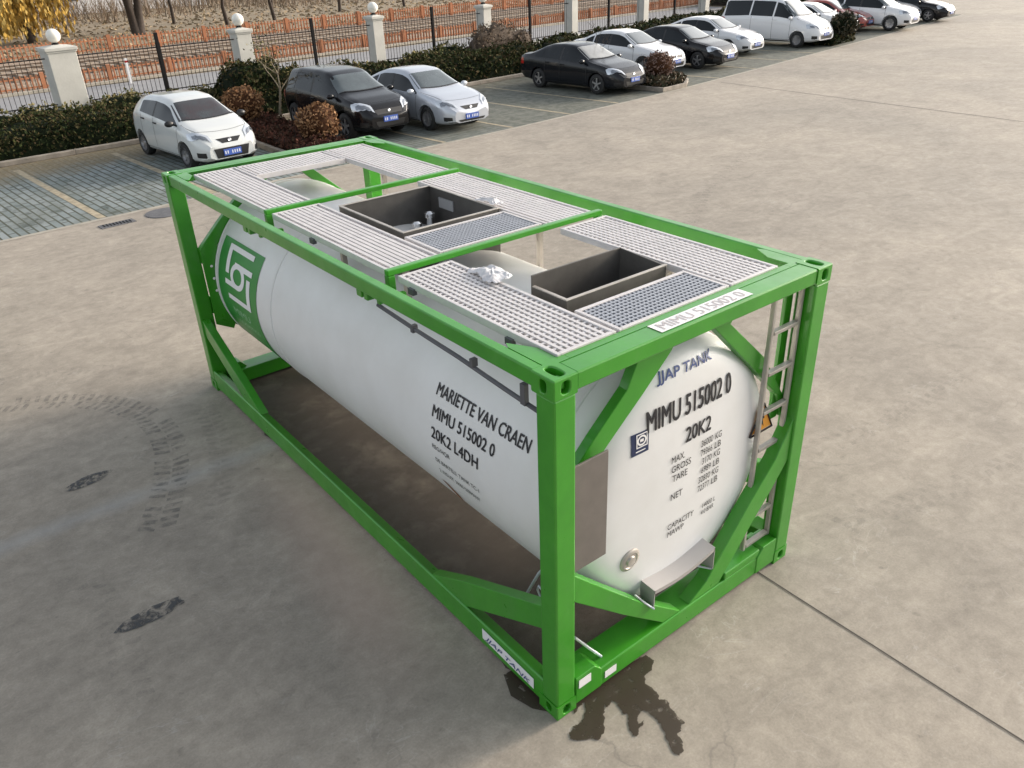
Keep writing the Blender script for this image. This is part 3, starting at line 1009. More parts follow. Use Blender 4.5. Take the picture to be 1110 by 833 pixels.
# white labels
b = MB().prism([(.003, .235, .095), (.003, .79, .115), (.003, .79, .205), (.003, .235, .185)], (-.003, 0, 0))
lab = part(b, 'maker_plate', M['sticker'], bevel=0)
b = MB()
text(b, 'JJAP TANK', lambda s, t, e: (-.004 - e, .755 - s, .124 + t - .03 * s / .5), .49, .052, shear=.3, bold=.0)
part(b, 'plate_lettering', M['navy'], lab, bevel=0)
b = MB()
b.prism([(.185, .001, .165), (.290, .001, .165), (.290, .001, .235), (.185, .001, .235)], (0, -.003, 0))
part(b, 'rail_label', M['sticker'], bevel=0)
b = MB()
b.prism([(.425, .007, .080), (.530, .007, .080), (.530, .007, .140), (.425, .007, .140)], (0, -.003, 0))
part(b, 'rail_label', M['sticker'], bevel=0)
# number decal on the top of the header
b = MB().add([(.82, .030, H_ + .001), (1.63, .030, H_ + .001), (1.63, .142, H_ + .001), (.82, .142, H_ + .001)], [(0, 1, 2, 3)])
td = part(b, 'top_decal', M['sticker'], bevel=0)
b = MB()
text(b, 'MIMU 515002 0', lambda s, t, e: (.86 + s, .045 + t, H_ + .003 + e), .73, .082, bold=.0)
part(b, 'decal_lettering', mat('decal_grey', (.46, .42, .42), .6), td, bevel=0)

# --- walkways
def grating(x0, x1, y0, y1, along='y', pitch=.043, cross=.047, bw=.021, cw=.016, name='walkway', gm='alu', lowc=.003):
    z = H_ + .004
    fr = MB()
    e = .026
    fr.box(x0, x0 + e, y0, y1, z - .045, z + .003); fr.box(x1 - e, x1, y0, y1, z - .045, z + .003)
    fr.box(x0 + e, x1 - e, y0, y0 + e, z - .045, z + .003); fr.box(x0 + e, x1 - e, y1 - e, y1, z - .045, z + .003)
    o = part(fr, name, M['alu'], bevel=.003)
    b = MB()
    if along == 'y':
        n = int((x1 - x0 - 2 * e) / pitch)
        for i in range(1, n + 1):
            x = x0 + e + (x1 - x0 - 2 * e) * i / (n + 1)
            b.box(x - bw / 2, x + bw / 2, y0 + e, y1 - e, z - .042, z)
        n = int((y1 - y0 - 2 * e) / cross)
        for i in range(1, n + 1):
            y = y0 + e + (y1 - y0 - 2 * e) * i / (n + 1)
            b.box(x0 + e, x1 - e, y - cw / 2, y + cw / 2, z - .042, z - lowc)
    else:
        n = int((y1 - y0 - 2 * e) / pitch)
        for i in range(1, n + 1):
            y = y0 + e + (y1 - y0 - 2 * e) * i / (n + 1)
            b.box(x0 + e, x1 - e, y - bw / 2, y + bw / 2, z - .042, z)
        n = int((x1 - x0 - 2 * e) / cross)
        for i in range(1, n + 1):
            x = x0 + e + (x1 - x0 - 2 * e) * i / (n + 1)
            b.box(x - cw / 2, x + cw / 2, y0 + e, y1 - e, z - .029, z - .003)
    part(b, 'grating', M[gm], o, bevel=0)
    return o


for x0, x1 in ((.205, .640), (1.645, 2.125)):
    grating(x0, x1, .205, 1.80)
    grating(x0, x1, 1.95, 3.80, bw=.029, lowc=.013)
    grating(x0, x1, 3.93, 5.68, bw=.030, cross=.06, lowc=.014)
grating(.655, 1.63, 5.17, 5.68, bw=.030, cross=.06, lowc=.014)
grating(.675, 1.625, 1.99, 2.47, along='x', pitch=.038, cross=.034, bw=.013, cw=.012, gm='alu_dark')
grating(.665, 1.625, .205, .575, along='x', pitch=.038, cross=.034, bw=.013, cw=.012, gm='alu_dark')
# slim walkway brackets resting on the tank
for y in (.9, 2.3, 3.3, 4.8):
    for x in (.56, 1.86):
        zt = TZ + math.sqrt(max(0, TR ** 2 - (x - TX) ** 2)) - .01
        part(MB().box(x - .02, x + .02, y - .02, y + .02, zt - .02, H_ - .03), 'walkway_support', M['steel'], bevel=0)


def spill_box(x0, x1, y0, y1, zt, zb, m):
    t = .012
    b = MB()
    b.box(x0, x0 + t, y0, y1, zb, zt); b.box(x1 - t, x1, y0, y1, zb, zt)
    b.box(x0 + t, x1 - t, y0, y0 + t, zb, zt); b.box(x0 + t, x1 - t, y1 - t, y1, zb, zt)
    b.box(x0 + t, x1 - t, y0 + t, y1 - t, zb, zb + .01)
    o = part(b, 'spill_box', m, bevel=.002)
    r = MB(); e = .02
    r.box(x0 - .004, x0 + e, y0 - .004, y1 + .004, zt, zt + .008); r.box(x1 - e, x1 + .004, y0 - .004, y1 + .004, zt, zt + .008)
    r.box(x0 + e, x1 - e, y0 - .004, y0 + e, zt, zt + .008); r.box(x0 + e, x1 - e, y1 - e, y1 + .004, zt, zt + .008)
    part(r, 'box_rim', M['steel'], o, bevel=.002)
    return o


bx = spill_box(.705, 1.625, 2.53, 3.56, H_ + .012, H_ - .36, M['inox'])
b = MB().lathe([(0, .26), (.03, .26), (.05, .22), (.07, .05), (.07, 0)], (1.0, 2.98, H_ - .35), (0, 0, 1), 32)
for k in range(8):
    t = k * math.pi / 4
    b.lathe([(0, .022), (.07, .022), (.075, .012)], (1.0 + .24 * math.cos(t), 2.98 + .24 * math.sin(t), H_ - .345), (0, 0, 1), 10)
part(b, 'manlid', M['steel'], bx, bevel=0, sharp=40)
for (x, y, h, r) in ((1.50, 3.40, .19, .055), (1.31, 3.33, .15, .05), (1.14, 3.25, .10, .06), (1.0, 2.72, .15, .05)):
    b = MB().lathe([(0, r), (.03, r), (.035, r * .6), (h * .7, r * .6), (h * .72, r * .95), (h * .9, r * .95), (h, r * .5), (h, 0)], (x, y, H_ - .35), (0, 0, 1), 18)
    part(b, 'valve', M['chrome'], bx, bevel=0, sharp=40)
def wall(b, p, q, z0, zp, zq, t=.012):
    p, q = Vector((*p, 0)), Vector((*q, 0)); d = (q - p).normalized(); n_ = Vector((-d.y, d.x, 0)) * t
    f = lambda v, z: (v.x, v.y, z)
    b.hexa([f(p, z0), f(q, z0), f(q + n_, z0), f(p + n_, z0), f(p, zp), f(q, zq), f(q + n_, zq), f(p + n_, zp)])


b = MB()
zb_ = H_ - .27
FL_, FR_, BR_, BL_ = (.718, .70), (1.605, .70), (1.505, 1.035), (.718, 1.035)
wall(b, FL_, FR_, zb_, H_ + .010, H_ + .010)
wall(b, FR_, BR_, zb_, H_ + .010, H_ + .080)
wall(b, BR_, BL_, zb_, H_ + .080, H_ + .085)
wall(b, (BL_[0], BL_[1] - .013), (FL_[0], FL_[1] + .013), zb_, H_ + .010, H_ + .010)
b.prism([(x, y, zb_ + .003) for x, y in ((.731, .713), (1.59, .713), (1.494, 1.022), (.731, 1.022))], (0, 0, .01))
bx2 = part(b, 'spill_box', M['inox'], bevel=.002)
b = MB()
wall(b, (FL_[0] - .004, FL_[1] - .004), (FR_[0] + .004, FR_[1] - .004), H_ + .011, H_ + .019, H_ + .019, .024)
wall(b, (BL_[0] - .004, BL_[1] - .016), (FL_[0] - .004, FL_[1] + .022), H_ + .011, H_ + .019, H_ + .019, .024)
part(b, 'box_rim', M['steel'], bx2, bevel=.002)
b = MB().lathe([(0, .10), (.04, .10), (.05, .07), (.10, .07), (.12, 0)], (1.1, .88, H_ - .25), (0, 0, 1), 20)
part(b, 'relief_valve', M['steel'], bx2, bevel=0, sharp=40)

# ladder
b = MB()
for x in (1.955, 2.255):
    b.box(x - .014, x + .014, .070, .105, .27, 2.36)
ld = part(b, 'ladder', M['steel'], bevel=.006)
for z in (2.08, 1.775, 1.47, 1.165, .86, .56, .30):
    b = MB().box(1.974, 2.236, .068, .107, z - .014, z + .014)
    part(b, 'rung', M['steel'], ld, bevel=.004)
# cable conduit under the near side rail, pale hoses by the near corner
b = MB().tube([(.115, 1.95, 2.25), (.115, 1.55, 2.225), (.115, 1.0, 2.20), (.115, .55, 2.165), (.13, .25, 2.13)], .015)
for y in (1.5, .85):
    b.box(.095, .135, y - .015, y + .015, 2.20, 2.25)
b.box(.10, .13, .36, .40, 2.14, 2.27)
part(b, 'cable_conduit', M['hose'], bevel=0)
for pts, rr in (([(.34, .80, .22), (.34, .70, .39), (.34, .567, .657), (.36, .48, .80)], .011), ([(.34, .554, .46), (.34, .585, .50), (.34, .57, .545), (.34, .53, .53), (.34, .52, .46), (.34, .545, .43)], .009), ([(.22, .078, .53), (.34, .080, .36), (.46, .082, .196)], .010), ([(.19, .17, .19), (.20, .165, .25)], .014)):
    part(MB().tube(pts, rr), 'drain_hose', M['palecable'], bevel=0)
for y in (1.35, 2.56):
    pass
b = MB()
for y, x in ((3.05, .205), (.60, .205), (1.62, .205)):
    b.box(x - .02, x + .012, y - .03, y + .03, H_ - .07, H_ - .03)
part(b, 'walkway_clip', M['hose'], bevel=0)
b = MB().lathe([(0, .03), (.025, .03), (.025, .018), (.012, .016), (.012, 0)], (1.77, .11, .252), (0, -.35, 1), 18)
part(b, 'tie_ring', mat('yellow_ring', (.45, .42, .06), .5), bevel=0)


# crumpled plastic sheet on both spill boxes
def crumple(name, c, size, label, seed, tall=.055):
    rg = random.Random(seed)
    b = MB()
    def f(u, v):
        x = (u - .5) * size[0]; y = (v - .5) * size[1]
        p = Vector((x * 7 + seed, y * 7, seed))
        ed = max(abs(u - .5), abs(v - .5)) * 2
        x += noise.noise(p * 1.3) * .05; y += noise.noise(p * 1.1 + Vector((5, 0, 0))) * .06
        z = tall * (1 - ed ** 2 * .8) * (.35 + 1.1 * abs(noise.noise(p * 1.7))) + .025 * abs(noise.noise(p * 5))
        return (c[0] + x, c[1] + y, c[2] + max(0, z))
    b.grid(f, 26, 34)
    o = b.build(name, M['plastic'], off=c)
    o.location = c
    return tag(o, label, 'plastic sheet')


crumple('plastic_sheet', (.655, 1.36, H_ + .010), (.18, .26), 'crumpled white plastic sheet on the grating beside the nearer spill box', 1.7)
crumple('plastic_sheet', (1.66, 2.70, H_ + .022), (.10, .26), 'crumpled white plastic sheet on the far corner of the larger spill box', 5.2, .05)
b = MB().box(-.006, .006, -.11, .11, -.045, .045)
tp = b.build('wall_label', mat('grey_label', (.30, .30, .30), .5), bx)
tp.location = (1.606 - OR[0], 3.28 - OR[1], H_ - .10)


# ------------------------------------------------------------------ cars
def lerp_list(lst, x):
    if x <= lst[0][0]: return lst[0][1]
    for (a, b), (c, d) in zip(lst, lst[1:]):
        if x <= c: return b + (d - b) * (x - a) / (c - a)
    return lst[-1][1]


def smooth_list(lst, x, r=.07):
    return sum(lerp_list(lst, x + r * k / 3) * wt for k, wt in zip(range(-3, 4), (1, 2, 3, 4, 3, 2, 1))) / 16


CARS = {
    'hatch': dict(L=3.90, W=1.70, r=.300, fa=1.18, ra=-1.31,
                  top=[(-1.95, .93), (-1.91, 1.03), (-1.76, 1.22), (-1.52, 1.38), (-1.1, 1.455), (-.4, 1.49), (.10, 1.46), (.38, 1.385), (1.05, 1.03), (1.15, .995), (1.5, .90), (1.78, .76), (1.90, .64), (1.95, .55)],
                  belt=[(-1.95, .92), (-1.2, 1.07), (0, 1.0), (.9, .92), (1.3, .84), (1.7, .68), (1.95, .48)],
                  bot=[(-1.95, .42), (-1.75, .25), (-1.2, .19), (1.4, .18), (1.8, .20), (1.95, .26)],
                  win=[(.96, -.28), (-.36, -1.12)], ws=(1.04, .36, .70, .56), rw=(-1.90, -1.66, .62, .50)),
    'suv': dict(L=4.30, W=1.78, r=.345, fa=1.25, ra=-1.42,
                top=[(-2.15, .98), (-2.10, 1.10), (-1.98, 1.36), (-1.82, 1.55), (-1.3, 1.61), (-.4, 1.625), (.15, 1.59), (.42, 1.51), (1.05, 1.13), (1.15, 1.10), (1.55, 1.03), (1.95, .90), (2.08, .78), (2.15, .66)],
                belt=[(-2.15, .98), (-1.2, 1.08), (0, 1.02), (.9, .98), (1.4, .95), (1.9, .82), (2.15, .58)],
                bot=[(-2.15, .48), (-1.95, .32), (-1.4, .23), (1.4, .22), (1.9, .25), (2.15, .32)],
                win=[(.95, -.30), (-.40, -1.20), (-1.28, -1.72)], ws=(1.04, .40, .74, .60), rw=(-2.08, -1.88, .64, .52)),
    'sedan': dict(L=4.58, W=1.76, r=.315, fa=1.37, ra=-1.28,
                  top=[(-2.29, .92), (-2.24, 1.03), (-2.05, 1.09), (-1.72, 1.12), (-1.20, 1.335), (-.85, 1.425), (-.35, 1.455), (.05, 1.435), (.30, 1.37), (1.02, 1.01), (1.12, .98), (1.6, .905), (2.02, .78), (2.2, .66), (2.29, .54)],
                  belt=[(-2.29, .90), (-1.7, 1.0), (-.8, .97), (0, .93), (.9, .885), (1.4, .85), (2.0, .70), (2.29, .48)],
                  bot=[(-2.29, .42), (-2.05, .26), (-1.3, .18), (1.4, .17), (2.0, .19), (2.29, .25)],
                  win=[(.92, -.22), (-.30, -1.02), (-1.08, -1.42)], ws=(1.0, .30, .70, .55), rw=(-1.70, -1.16, .62, .50)),
    'van': dict(L=5.00, W=1.88, r=.325, fa=1.60, ra=-1.45,
                top=[(-2.50, 1.10), (-2.46, 1.5), (-2.36, 1.85), (-2.2, 1.93), (-1.0, 1.96), (.2, 1.94), (.62, 1.86), (1.45, 1.24), (1.58, 1.18), (2.0, 1.06), (2.34, .88), (2.46, .74), (2.5, .62)],
                belt=[(-2.5, 1.15), (-1, 1.22), (.6, 1.20), (1.3, 1.10), (1.8, .95), (2.2, .80), (2.5, .52)],
                bot=[(-2.5, .45), (-2.2, .27), (-1.4, .22), (1.6, .22), (2.2, .24), (2.5, .30)],
                win=[(1.22, .36), (.28, -.85), (-.93, -2.28)], ws=(1.42, .62, .78, .66), rw=(-2.46, -2.30, .74, .64)),
}


def make_car(kind, name, paint_m, loc, rz, label, cat, rim='spoke', trims=None, screen=None, grp=None, glassm=None, grille='wide', plate=None, intake=(.08, .30)):
    sp = CARS[kind]; hl = sp['L'] / 2; hw = sp['W'] / 2
    trims = trims or {}
    root = empty(name, loc, rz, label=label, cat=cat, group=grp or 'cars parked along the hedge')
    top = lambda x: smooth_list(sp['top'], x, .05)
    belt = lambda x: smooth_list(sp['belt'], x, .15)
    bot = lambda x: smooth_list(sp['bot'], x, .06)
    wl = [(-hl, .80), (-hl + .08, .88), (-hl + .3, .95), (-hl + .8, .99), (0, 1), (hl - .85, .985), (hl - .42, .94), (hl - .2, .87), (hl - .08, .76), (hl, .62)]
    wid = lambda x: hw * smooth_list(wl, x, .06)
    N = 64
    st = []
    for i in range(N + 1):
        t = -math.cos(math.pi * i / N); lin = -1 + 2 * i / N
        st.append(hl * (.45 * t + .55 * lin))
    rings = []
    for x in st:
        z0, zt, zb, wv = bot(x), top(x), belt(x), wid(x)
        zb = min(zb, zt - .03)
        h = zt - zb; k = min(1, h / .42)
        wr = wv * (.93 - .265 * k)
        hs = zb - z0
        half = [(0, z0), (.78 * wv, z0), (.93 * wv, z0 + .04), (.985 * wv, z0 + .18 * hs), (wv, z0 + .42 * hs), (wv * .995, z0 + .68 * hs), (wv * .985, z0 + .86 * hs), (.955 * wv, zb),
                (.955 * wv + (wr - .955 * wv) * .35, zb + .33 * h), (.955 * wv + (wr - .955 * wv) * .72, zb + .66 * h), (wr, zt - (.075 * k + .22 * h * (1 - k))), (wr * .93, zt - (.032 * k + .10 * h * (1 - k))), (wr * .75, zt - .012 * k - .03 * h * (1 - k)), (wr * .4, zt - .003), (0, zt)]
        ring = [(x, y, z) for y, z in half] + [(x, -y, z) for y, z in reversed(half[1:-1])]
        rings.append(ring)
    b = MB(); n = len(rings[0])
    vs_ = [p for r_ in rings for p in r_]; fs = []
    for i in range(N):
        for k in range(n):
            k2 = (k + 1) % n
            fs.append((i * n + k, i * n + k2, (i + 1) * n + k2, (i + 1) * n + k))
    b.add(vs_, [f[::-1] for f in fs], True)
    # end caps as fans
    for ri, flip in ((0, False), (N, True)):
        c = Vector((0, 0, 0))
        for p in rings[ri]: c += Vector(p)
        c /= n
        c.x += .015 if flip else -.015
        ci = len(b.v); b.v.append(tuple(c))
        for k in range(n):
            k2 = (k + 1) % n
            f = (ri * n + k, ri * n + k2, ci)
            b.f.append(f[::-1] if not flip else f); b.sm.append(True)
    bm = bmesh.new(); me0 = bpy.data.meshes.new('t'); me0.from_pydata(b.v, [], b.f); bm.from_mesh(me0)
    bmesh.ops.recalc_face_normals(bm, faces=bm.faces)
    bm.verts.index_update()
    b.f = [tuple(v.index for v in f.verts) for f in bm.faces]; bm.free()
    bvh = BVHTree.FromPolygons(b.v, b.f)
    body = b.build('body', paint_m, root)
    # wheel arches
    r = sp['r']
    cut = MB()
    for ax in (sp['fa'], sp['ra']):
        for s in (-1, 1):
            cut.lathe([(0, r * 1.13), (.40, r * 1.13)], (ax, s * (hw - .22), r * 1.03), (0, s, 0), 36, False)
    bmc = bmesh.new(); mec = bpy.data.meshes.new('t'); mec.from_pydata(cut.v, [], cut.f); bmc.from_mesh(mec)
    bmesh.ops.recalc_face_normals(bmc, faces=bmc.faces); bmc.to_mesh(mec); bmc.free()
    co = bpy.data.objects.new('cutter', mec); COL.objects.link(co)
    co.matrix_world = Matrix.Translation(loc) @ Matrix.Rotation(rz, 4, 'Z')
    md = body.modifiers.new('arch', 'BOOLEAN'); md.operation = 'DIFFERENCE'; md.object = co; md.solver = 'EXACT'
    bpy.context.view_layer.update()
    dg = bpy.context.evaluated_depsgraph_get()
    me = bpy.data.meshes.new_from_object(body.evaluated_get(dg))
    body.modifiers.clear()
    if len(me.polygons) > 500:
        body.data = me; me.name = 'body'
        me.polygons.foreach_set('use_smooth', [True] * len(me.polygons))
        me.set_sharp_from_angle(angle=R(38))
    bpy.data.objects.remove(co)

    def near(p, off=.006):
        h, nn, _, _ = bvh.find_nearest(Vector(p))
        return h + nn * off

    def patch(name_, corners, m, nu=8, nv=5, off=.006, parent=body, mirror=False):
        for s in ((1, -1) if mirror else (1,)):
            c4 = [Vector((p[0], p[1] * s, p[2])) for p in corners]
            pb = MB()
            pb.grid(lambda u, v: near(c4[0].lerp(c4[1], u).lerp(c4[3].lerp(c4[2], u), v), off), nu, nv)
            if s < 0: pb.f = [f[::-1] for f in pb.f]
            pb.build(name_, m, root if parent is None else parent)

    def cast_side(x, z, s, off=.006):
        h, nn, _, _ = bvh.ray_cast(Vector((x, s * 3, z)), Vector((0, -s, 0)))
        if h is None: return Vector((x, s * hw * .9, z))
        return h + Vector((0, s * off, 0))

    def cast_down(x, y, off=.007):
        h, nn, _, _ = bvh.ray_cast(Vector((x, y, 4)), Vector((0, 0, -1)))
        if h is None: return Vector((x, y, 1))
        return h + nn * off

    GL = glassm or M['glass']
    for s in (1, -1):
        for (xa, xb) in sp['win']:
            cols = []
            nn_ = 12
            for i in range(nn_ + 1):
                x = xa + (xb - xa) * i / nn_
                zl = belt(x) + .03; zh = top(x) - .115
                cols.append((x, zl, zh))
            cols = [c for c in cols if c[2] > c[1] + .02]
            if len(cols) < 2: continue
            pb = MB()
            mm = 6
            pb.grid(lambda u, v: cast_side(*(lambda c0: (c0[0], c0[1] + (c0[2] - c0[1]) * v, s))(cols[min(len(cols) - 1, int(round(u * (len(cols) - 1))))])), len(cols) - 1, mm)
            if s > 0: pb.f = [f[::-1] for f in pb.f]
            pb.build('side_window', GL, root)
    xc, xr, wc, wr_ = sp['ws']
    pb = MB()
    def wsf(u, v):
        s = 2 * u - 1
        x = (xc - .10 * s * s) + ((xr - .03 * s * s) - (xc - .10 * s * s)) * v
        return cast_down(x, s * (wc + (wr_ - wc) * v))
    pb.grid(wsf, 14, 10)
    pb.build('windscreen', screen or M['screen'], root)
    pb = MB()
    pb.grid(lambda u, v: wsf(.04 + .92 * u, -.03 + .055 * v) + Vector((0, 0, .004)), 12, 2)
    pb.build('wiper_cowl', M['trim'], root)
    xa, xb, wa, wb = sp['rw']
    pb = MB()
    pb.grid(lambda u, v: cast_down(xa + (xb - xa) * (.1 + .8 * v), (2 * u - 1) * (wa + (wb - wa) * v)), 10, 6)
    pb.build('rear_window', GL, root)
    # lamps, grille, bumper openings
    zf = top(hl - .28)
    fz = lambda a: bot(hl) + a * (top(hl - .35) - bot(hl))
    hx = hl - .16
    yw = wid(hl - .2)
    patch('headlamp', [(hl - .06, yw * .56, fz(.62)), (hl - .48, yw * 1.02, fz(.70)), (hl - .58, yw * 1.0, fz(.92)), (hl - .20, yw * .60, fz(.86))], M['lamp'], 14, 9, .013, None, True)
    if grille == 'wide':
        patch('grille', [(hl, -yw * .50, fz(.56)), (hl, yw * .50, fz(.56)), (hl - .06, yw * .56, fz(.76)), (hl - .06, -yw * .56, fz(.76))], M['trim'], 10, 4, .007, None)
    elif grille == 'narrow':
        patch('grille', [(hl, -yw * .26, fz(.60)), (hl, yw * .26, fz(.60)), (hl - .08, yw * .42, fz(.76)), (hl - .08, -yw * .42, fz(.76))], M['trim'], 10, 4, .007, None)
    elif grille == 'tall':
        patch('grille', [(hl, -yw * .26, fz(.18)), (hl, yw * .26, fz(.18)), (hl - .06, yw * .46, fz(.80)), (hl - .06, -yw * .46, fz(.80))], mat('grille_grey', (.09, .09, .10), .4, metal=.5), 10, 8, .007, None)
    patch('bumper_intake', [(hl, -yw * .52, fz(intake[0])), (hl, yw * .52, fz(intake[0])), (hl, yw * .60, fz(intake[1])), (hl, -yw * .60, fz(intake[1]))], M['trim'], 10, 4, .007, None)
    patch('fog_lamp', [(hl - .1, yw * .76, fz(.10)), (hl - .25, yw * .98, fz(.12)), (hl - .25, yw * .98, fz(.30)), (hl - .1, yw * .78, fz(.28))], M['trim'], 4, 3, .007, None, True)
    patch('headlamp_lens', [(hl - .10, yw * .64, fz(.68)), (hl - .36, yw * .95, fz(.74)), (hl - .42, yw * .95, fz(.85)), (hl - .18, yw * .68, fz(.82))], M['lens'], 12, 7, .018, None, True)
    pb = MB()
    for s in (1, -1):
        pb.grid(lambda u, v: cast_down(xc + .02 + (hl - .42 - xc) * u, s * (wid(xc) * .86 - .10 * u * u + .010 * (v - .5)), .003), 12, 1)
    pb.grid(lambda u, v: cast_down(hl - .40 + .10 * (1 - (2 * u - 1) ** 2) + .010 * (v - .5), (2 * u - 1) * (wid(xc) * .86 - .10), .003), 14, 1)
    pb.build('bonnet_seam', M['trim'], root)
    for s in (1, -1):
        pb = MB()
        pb.grid(lambda u, v: cast_side(sp['ra'] + r * 1.2 + (sp['fa'] - sp['ra'] - 2.4 * r) * u, bot(0) + .012 + .055 * v, s, .005), 10, 2)
        pb.build('sill_trim', M['trim'], root)
        pb = MB()
        xa, xb = sp['win'][0][1], sp['win'][1][0]
        pb.grid(lambda u, v: cast_side(xa + (xb - xa) * u, belt(xa) + .03 + (top(xa) - .115 - belt(xa) - .03) * v, s, .004), 2, 8)
        pb.build('door_pillar', M['trim'] if kind != 'van' else paint_m, root)
    pb = MB().tube([cast_down(-hl * .42, 0, 0), cast_down(-hl * .42, 0, 0) + Vector((-.10, 0, .10))], .007, 6)
    pb.build('aerial', M['trim'], root)
    # emblem
    pe = near((hl - .02, 0, fz(.68)), .012)
    pb = MB().lathe([(0, .042), (.010, .038), (.012, .027), (.007, .024), (.007, 0)], pe, (1, 0, .25), 20)
    pb.build('emblem', M['chrome'], root)
    # number plate (front)
    zc = fz(plate or (.36 if grille != 'tall' else .34))
    px = max(p.x for p in (near((hl + .02, y, zc), .0) for y in (-.2, 0, .2))) + .012
    pb = MB().box(px - .02, px + .006, -.22, .22, zc - .07, zc + .07)
    pl = pb.build('number_plate', M['plate'], root, bevel=.003)
    pb = MB()
    for k in range(7):
        if k == 2: continue
        y = -.175 + k * .058
        pb.box(px + .007, px + .009, y - .018, y + .012, zc - .035, zc + .035)
    pb.build('plate_marks', M['platetxt'], pl)
    # tail lamps
    patch('tail_lamp', [(-hl + .05, wid(-hl + .1) * .72, belt(-hl + .2) - .22), (-hl + .30, wid(-hl + .3), belt(-hl + .3) - .20), (-hl + .26, wid(-hl + .3), belt(-hl + .3) - .02), (-hl + .03, wid(-hl + .1) * .72, belt(-hl + .2) - .02)], M['tail'], 6, 4, .008, None, True)
    # mirrors
    xm = xc - .18
    for s in (1, -1):
        ym = wid(xm) * .97; zm = belt(xm) + .09
        pb = MB().blob((xm, s * (ym + .09), zm), (.07, .115, .075), 2, .05)
        pb.bar((xm + .01, s * (ym - .06), zm - .05), (xm, s * (ym + .04), zm - .02), .05, .04)
        pb.build('mirror', trims.get('mirror', paint_m), root)
    # door seams and handles
    for s in (1, -1):
        pb = MB()
        dx = [sp['win'][0][0] + .0, (sp['win'][0][1] + sp['win'][1][0]) / 2, sp['win'][1][1] + .06]
        for x0 in dx:
            zt_ = belt(x0) + .0; zb_ = bot(x0) + .10
            pb.grid(lambda u, v: cast_side(x0 + .012 * (u - .5), zb_ + (zt_ - zb_) * v, s, .003), 1, 10)
        zr = bot(0) + .10
        pb.grid(lambda u, v: cast_side(dx[0] + (dx[2] - dx[0]) * u, zr + .012 * (v - .5), s, .003), 12, 1)
        pb.build('door_seam', M['trim'], root)
        for x0 in (dx[1] + .12, dx[2] + .14):
            p = cast_side(x0, belt(x0) - .10, s, .012)
            pb = MB().box(p.x - .09, p.x + .09, p.y - .014, p.y + .014, p.z - .016, p.z + .016)
            pb.build('door_handle', trims.get('handle', paint_m), root, bevel=.006)
    # wheels
    for ax in (sp['fa'], sp['ra']):
        for s in (1, -1):
            yo = hw - .035
            tw = .20
            pb = MB().lathe([(0, r * .62), (0, r * .93), (.02, r * .985), (.05, r), (tw - .05, r), (tw - .02, r * .985), (tw, r * .93), (tw, r * .62)], (ax, s * (yo - tw), r), (0, s, 0), 36, cap=False)
            wh = pb.build('wheel', M['tyre'], root, sharp=50)
            pb = MB().lathe([(.02, r * .66), (.0, r * .66), (-.008, r * .60), (-.05, r * .56), (-.07, 0)], (ax, s * (yo - .012), r), (0, s, 0), 30, cap=False)
            dk = pb.build('wheel_disc', M['rim_dark'] if rim == 'spoke' else M['rim'], wh, sharp=50)
            pb = MB()
            nsp = 5 if rim == 'spoke' else 9
            for k in range(nsp):
                t = 2 * math.pi * k / nsp + .3
                d = Vector((math.cos(t), 0, math.sin(t)))
                c0 = Vector((ax, s * (yo - .022), r))
                pb.bar(c0 + d * (r * .08), c0 + d * (r * .62), .045 * r / .3, .03, (0, s, 0)) if rim == 'spoke' else pb.bar(c0 + d * (r * .2) + Vector((0, -s * .02, 0)), c0 + d * (r * .58) + Vector((0, -s * .01, 0)), .03, .02, (0, s, 0))
            pb.lathe([(0, r * .17), (.016, r * .15), (.018, 0)], (ax, s * (yo - .03), r), (0, s, 0), 18)
            pb.lathe([(-.02, r * .665), (.003, r * .66), (.003, r * .60), (-.02, r * .585)], (ax, s * (yo - .012), r), (0, s, 0), 30, cap=False)
            pb.build('rim', M['rim'], wh, sharp=40)
    return root


def park(kind, name, pm, contact, label, cat='car', ang=None, **k):
    """contact = ground point below the front wheel that faces the yard's west side"""
    sp = CARS[kind]
    a = row_ang(contact[0]) if ang is None else ang
    f = Vector((math.sin(a), -math.cos(a))); rt = Vector((-math.cos(a), -math.sin(a)))
    o = Vector(contact) - f * sp['fa'] - rt * (sp['W'] / 2 - .10)
    return make_car(kind, name, pm, (o.x, o.y, .008), math.atan2(f.y, f.x), label, cat, **k)


P_whitesilver = paint('paint_white_silver', (.62, .64, .63), 0, .3)
P_black = paint('paint_black', (.0075, .0075, .009), 0, .22)
P_silver = paint('paint_silver', (.50, .53, .58), .35, .34)
P_white = paint('paint_white', (.74, .74, .745), 0, .3)
P_darkgrey = paint('paint_black_blue', (.010, .011, .014), 0, .22)
P_red = paint('paint_red', (.30, .05, .035), 0, .3)
trim_b = {'mirror': M['trim'], 'handle': M['trim']}
park('hatch', 'hatchback', P_whitesilver, (3.64, 17.20), 'white silver hatchback parked nearest on the left beside the empty bays', trims=trim_b, grille='narrow', rim='plain', ang=.09, plate=.22, intake=(.03, .40), screen=mat('windscreen_dark', (.040, .046, .048), .08, spec=.6, coat=.4, vary=.5, vscale=2.5, col2=(.035, .022, .022)))
park('suv', 'crossover_car', P_black, (7.89, 17.28), 'glossy black crossover car parked behind the round rust coloured bush', rim='spoke', ang=.06)
park('sedan', 'sedan_car', P_silver, (10.06, 16.66), 'silver grey sedan parked right beside the black crossover', rim='dark', grille='narrow', ang=.05, plate=.26, intake=(.04, .14))
park('sedan', 'sedan_car', P_darkgrey, (17.15, 17.40), 'black sedan parked alone left of the small reddish bush', rim='spoke', grille='wide', ang=.09,
     screen=mat('windscreen_bright', (.30, .30, .28), .12, spec=.8, coat=.6, vary=.3, vscale=2.5))
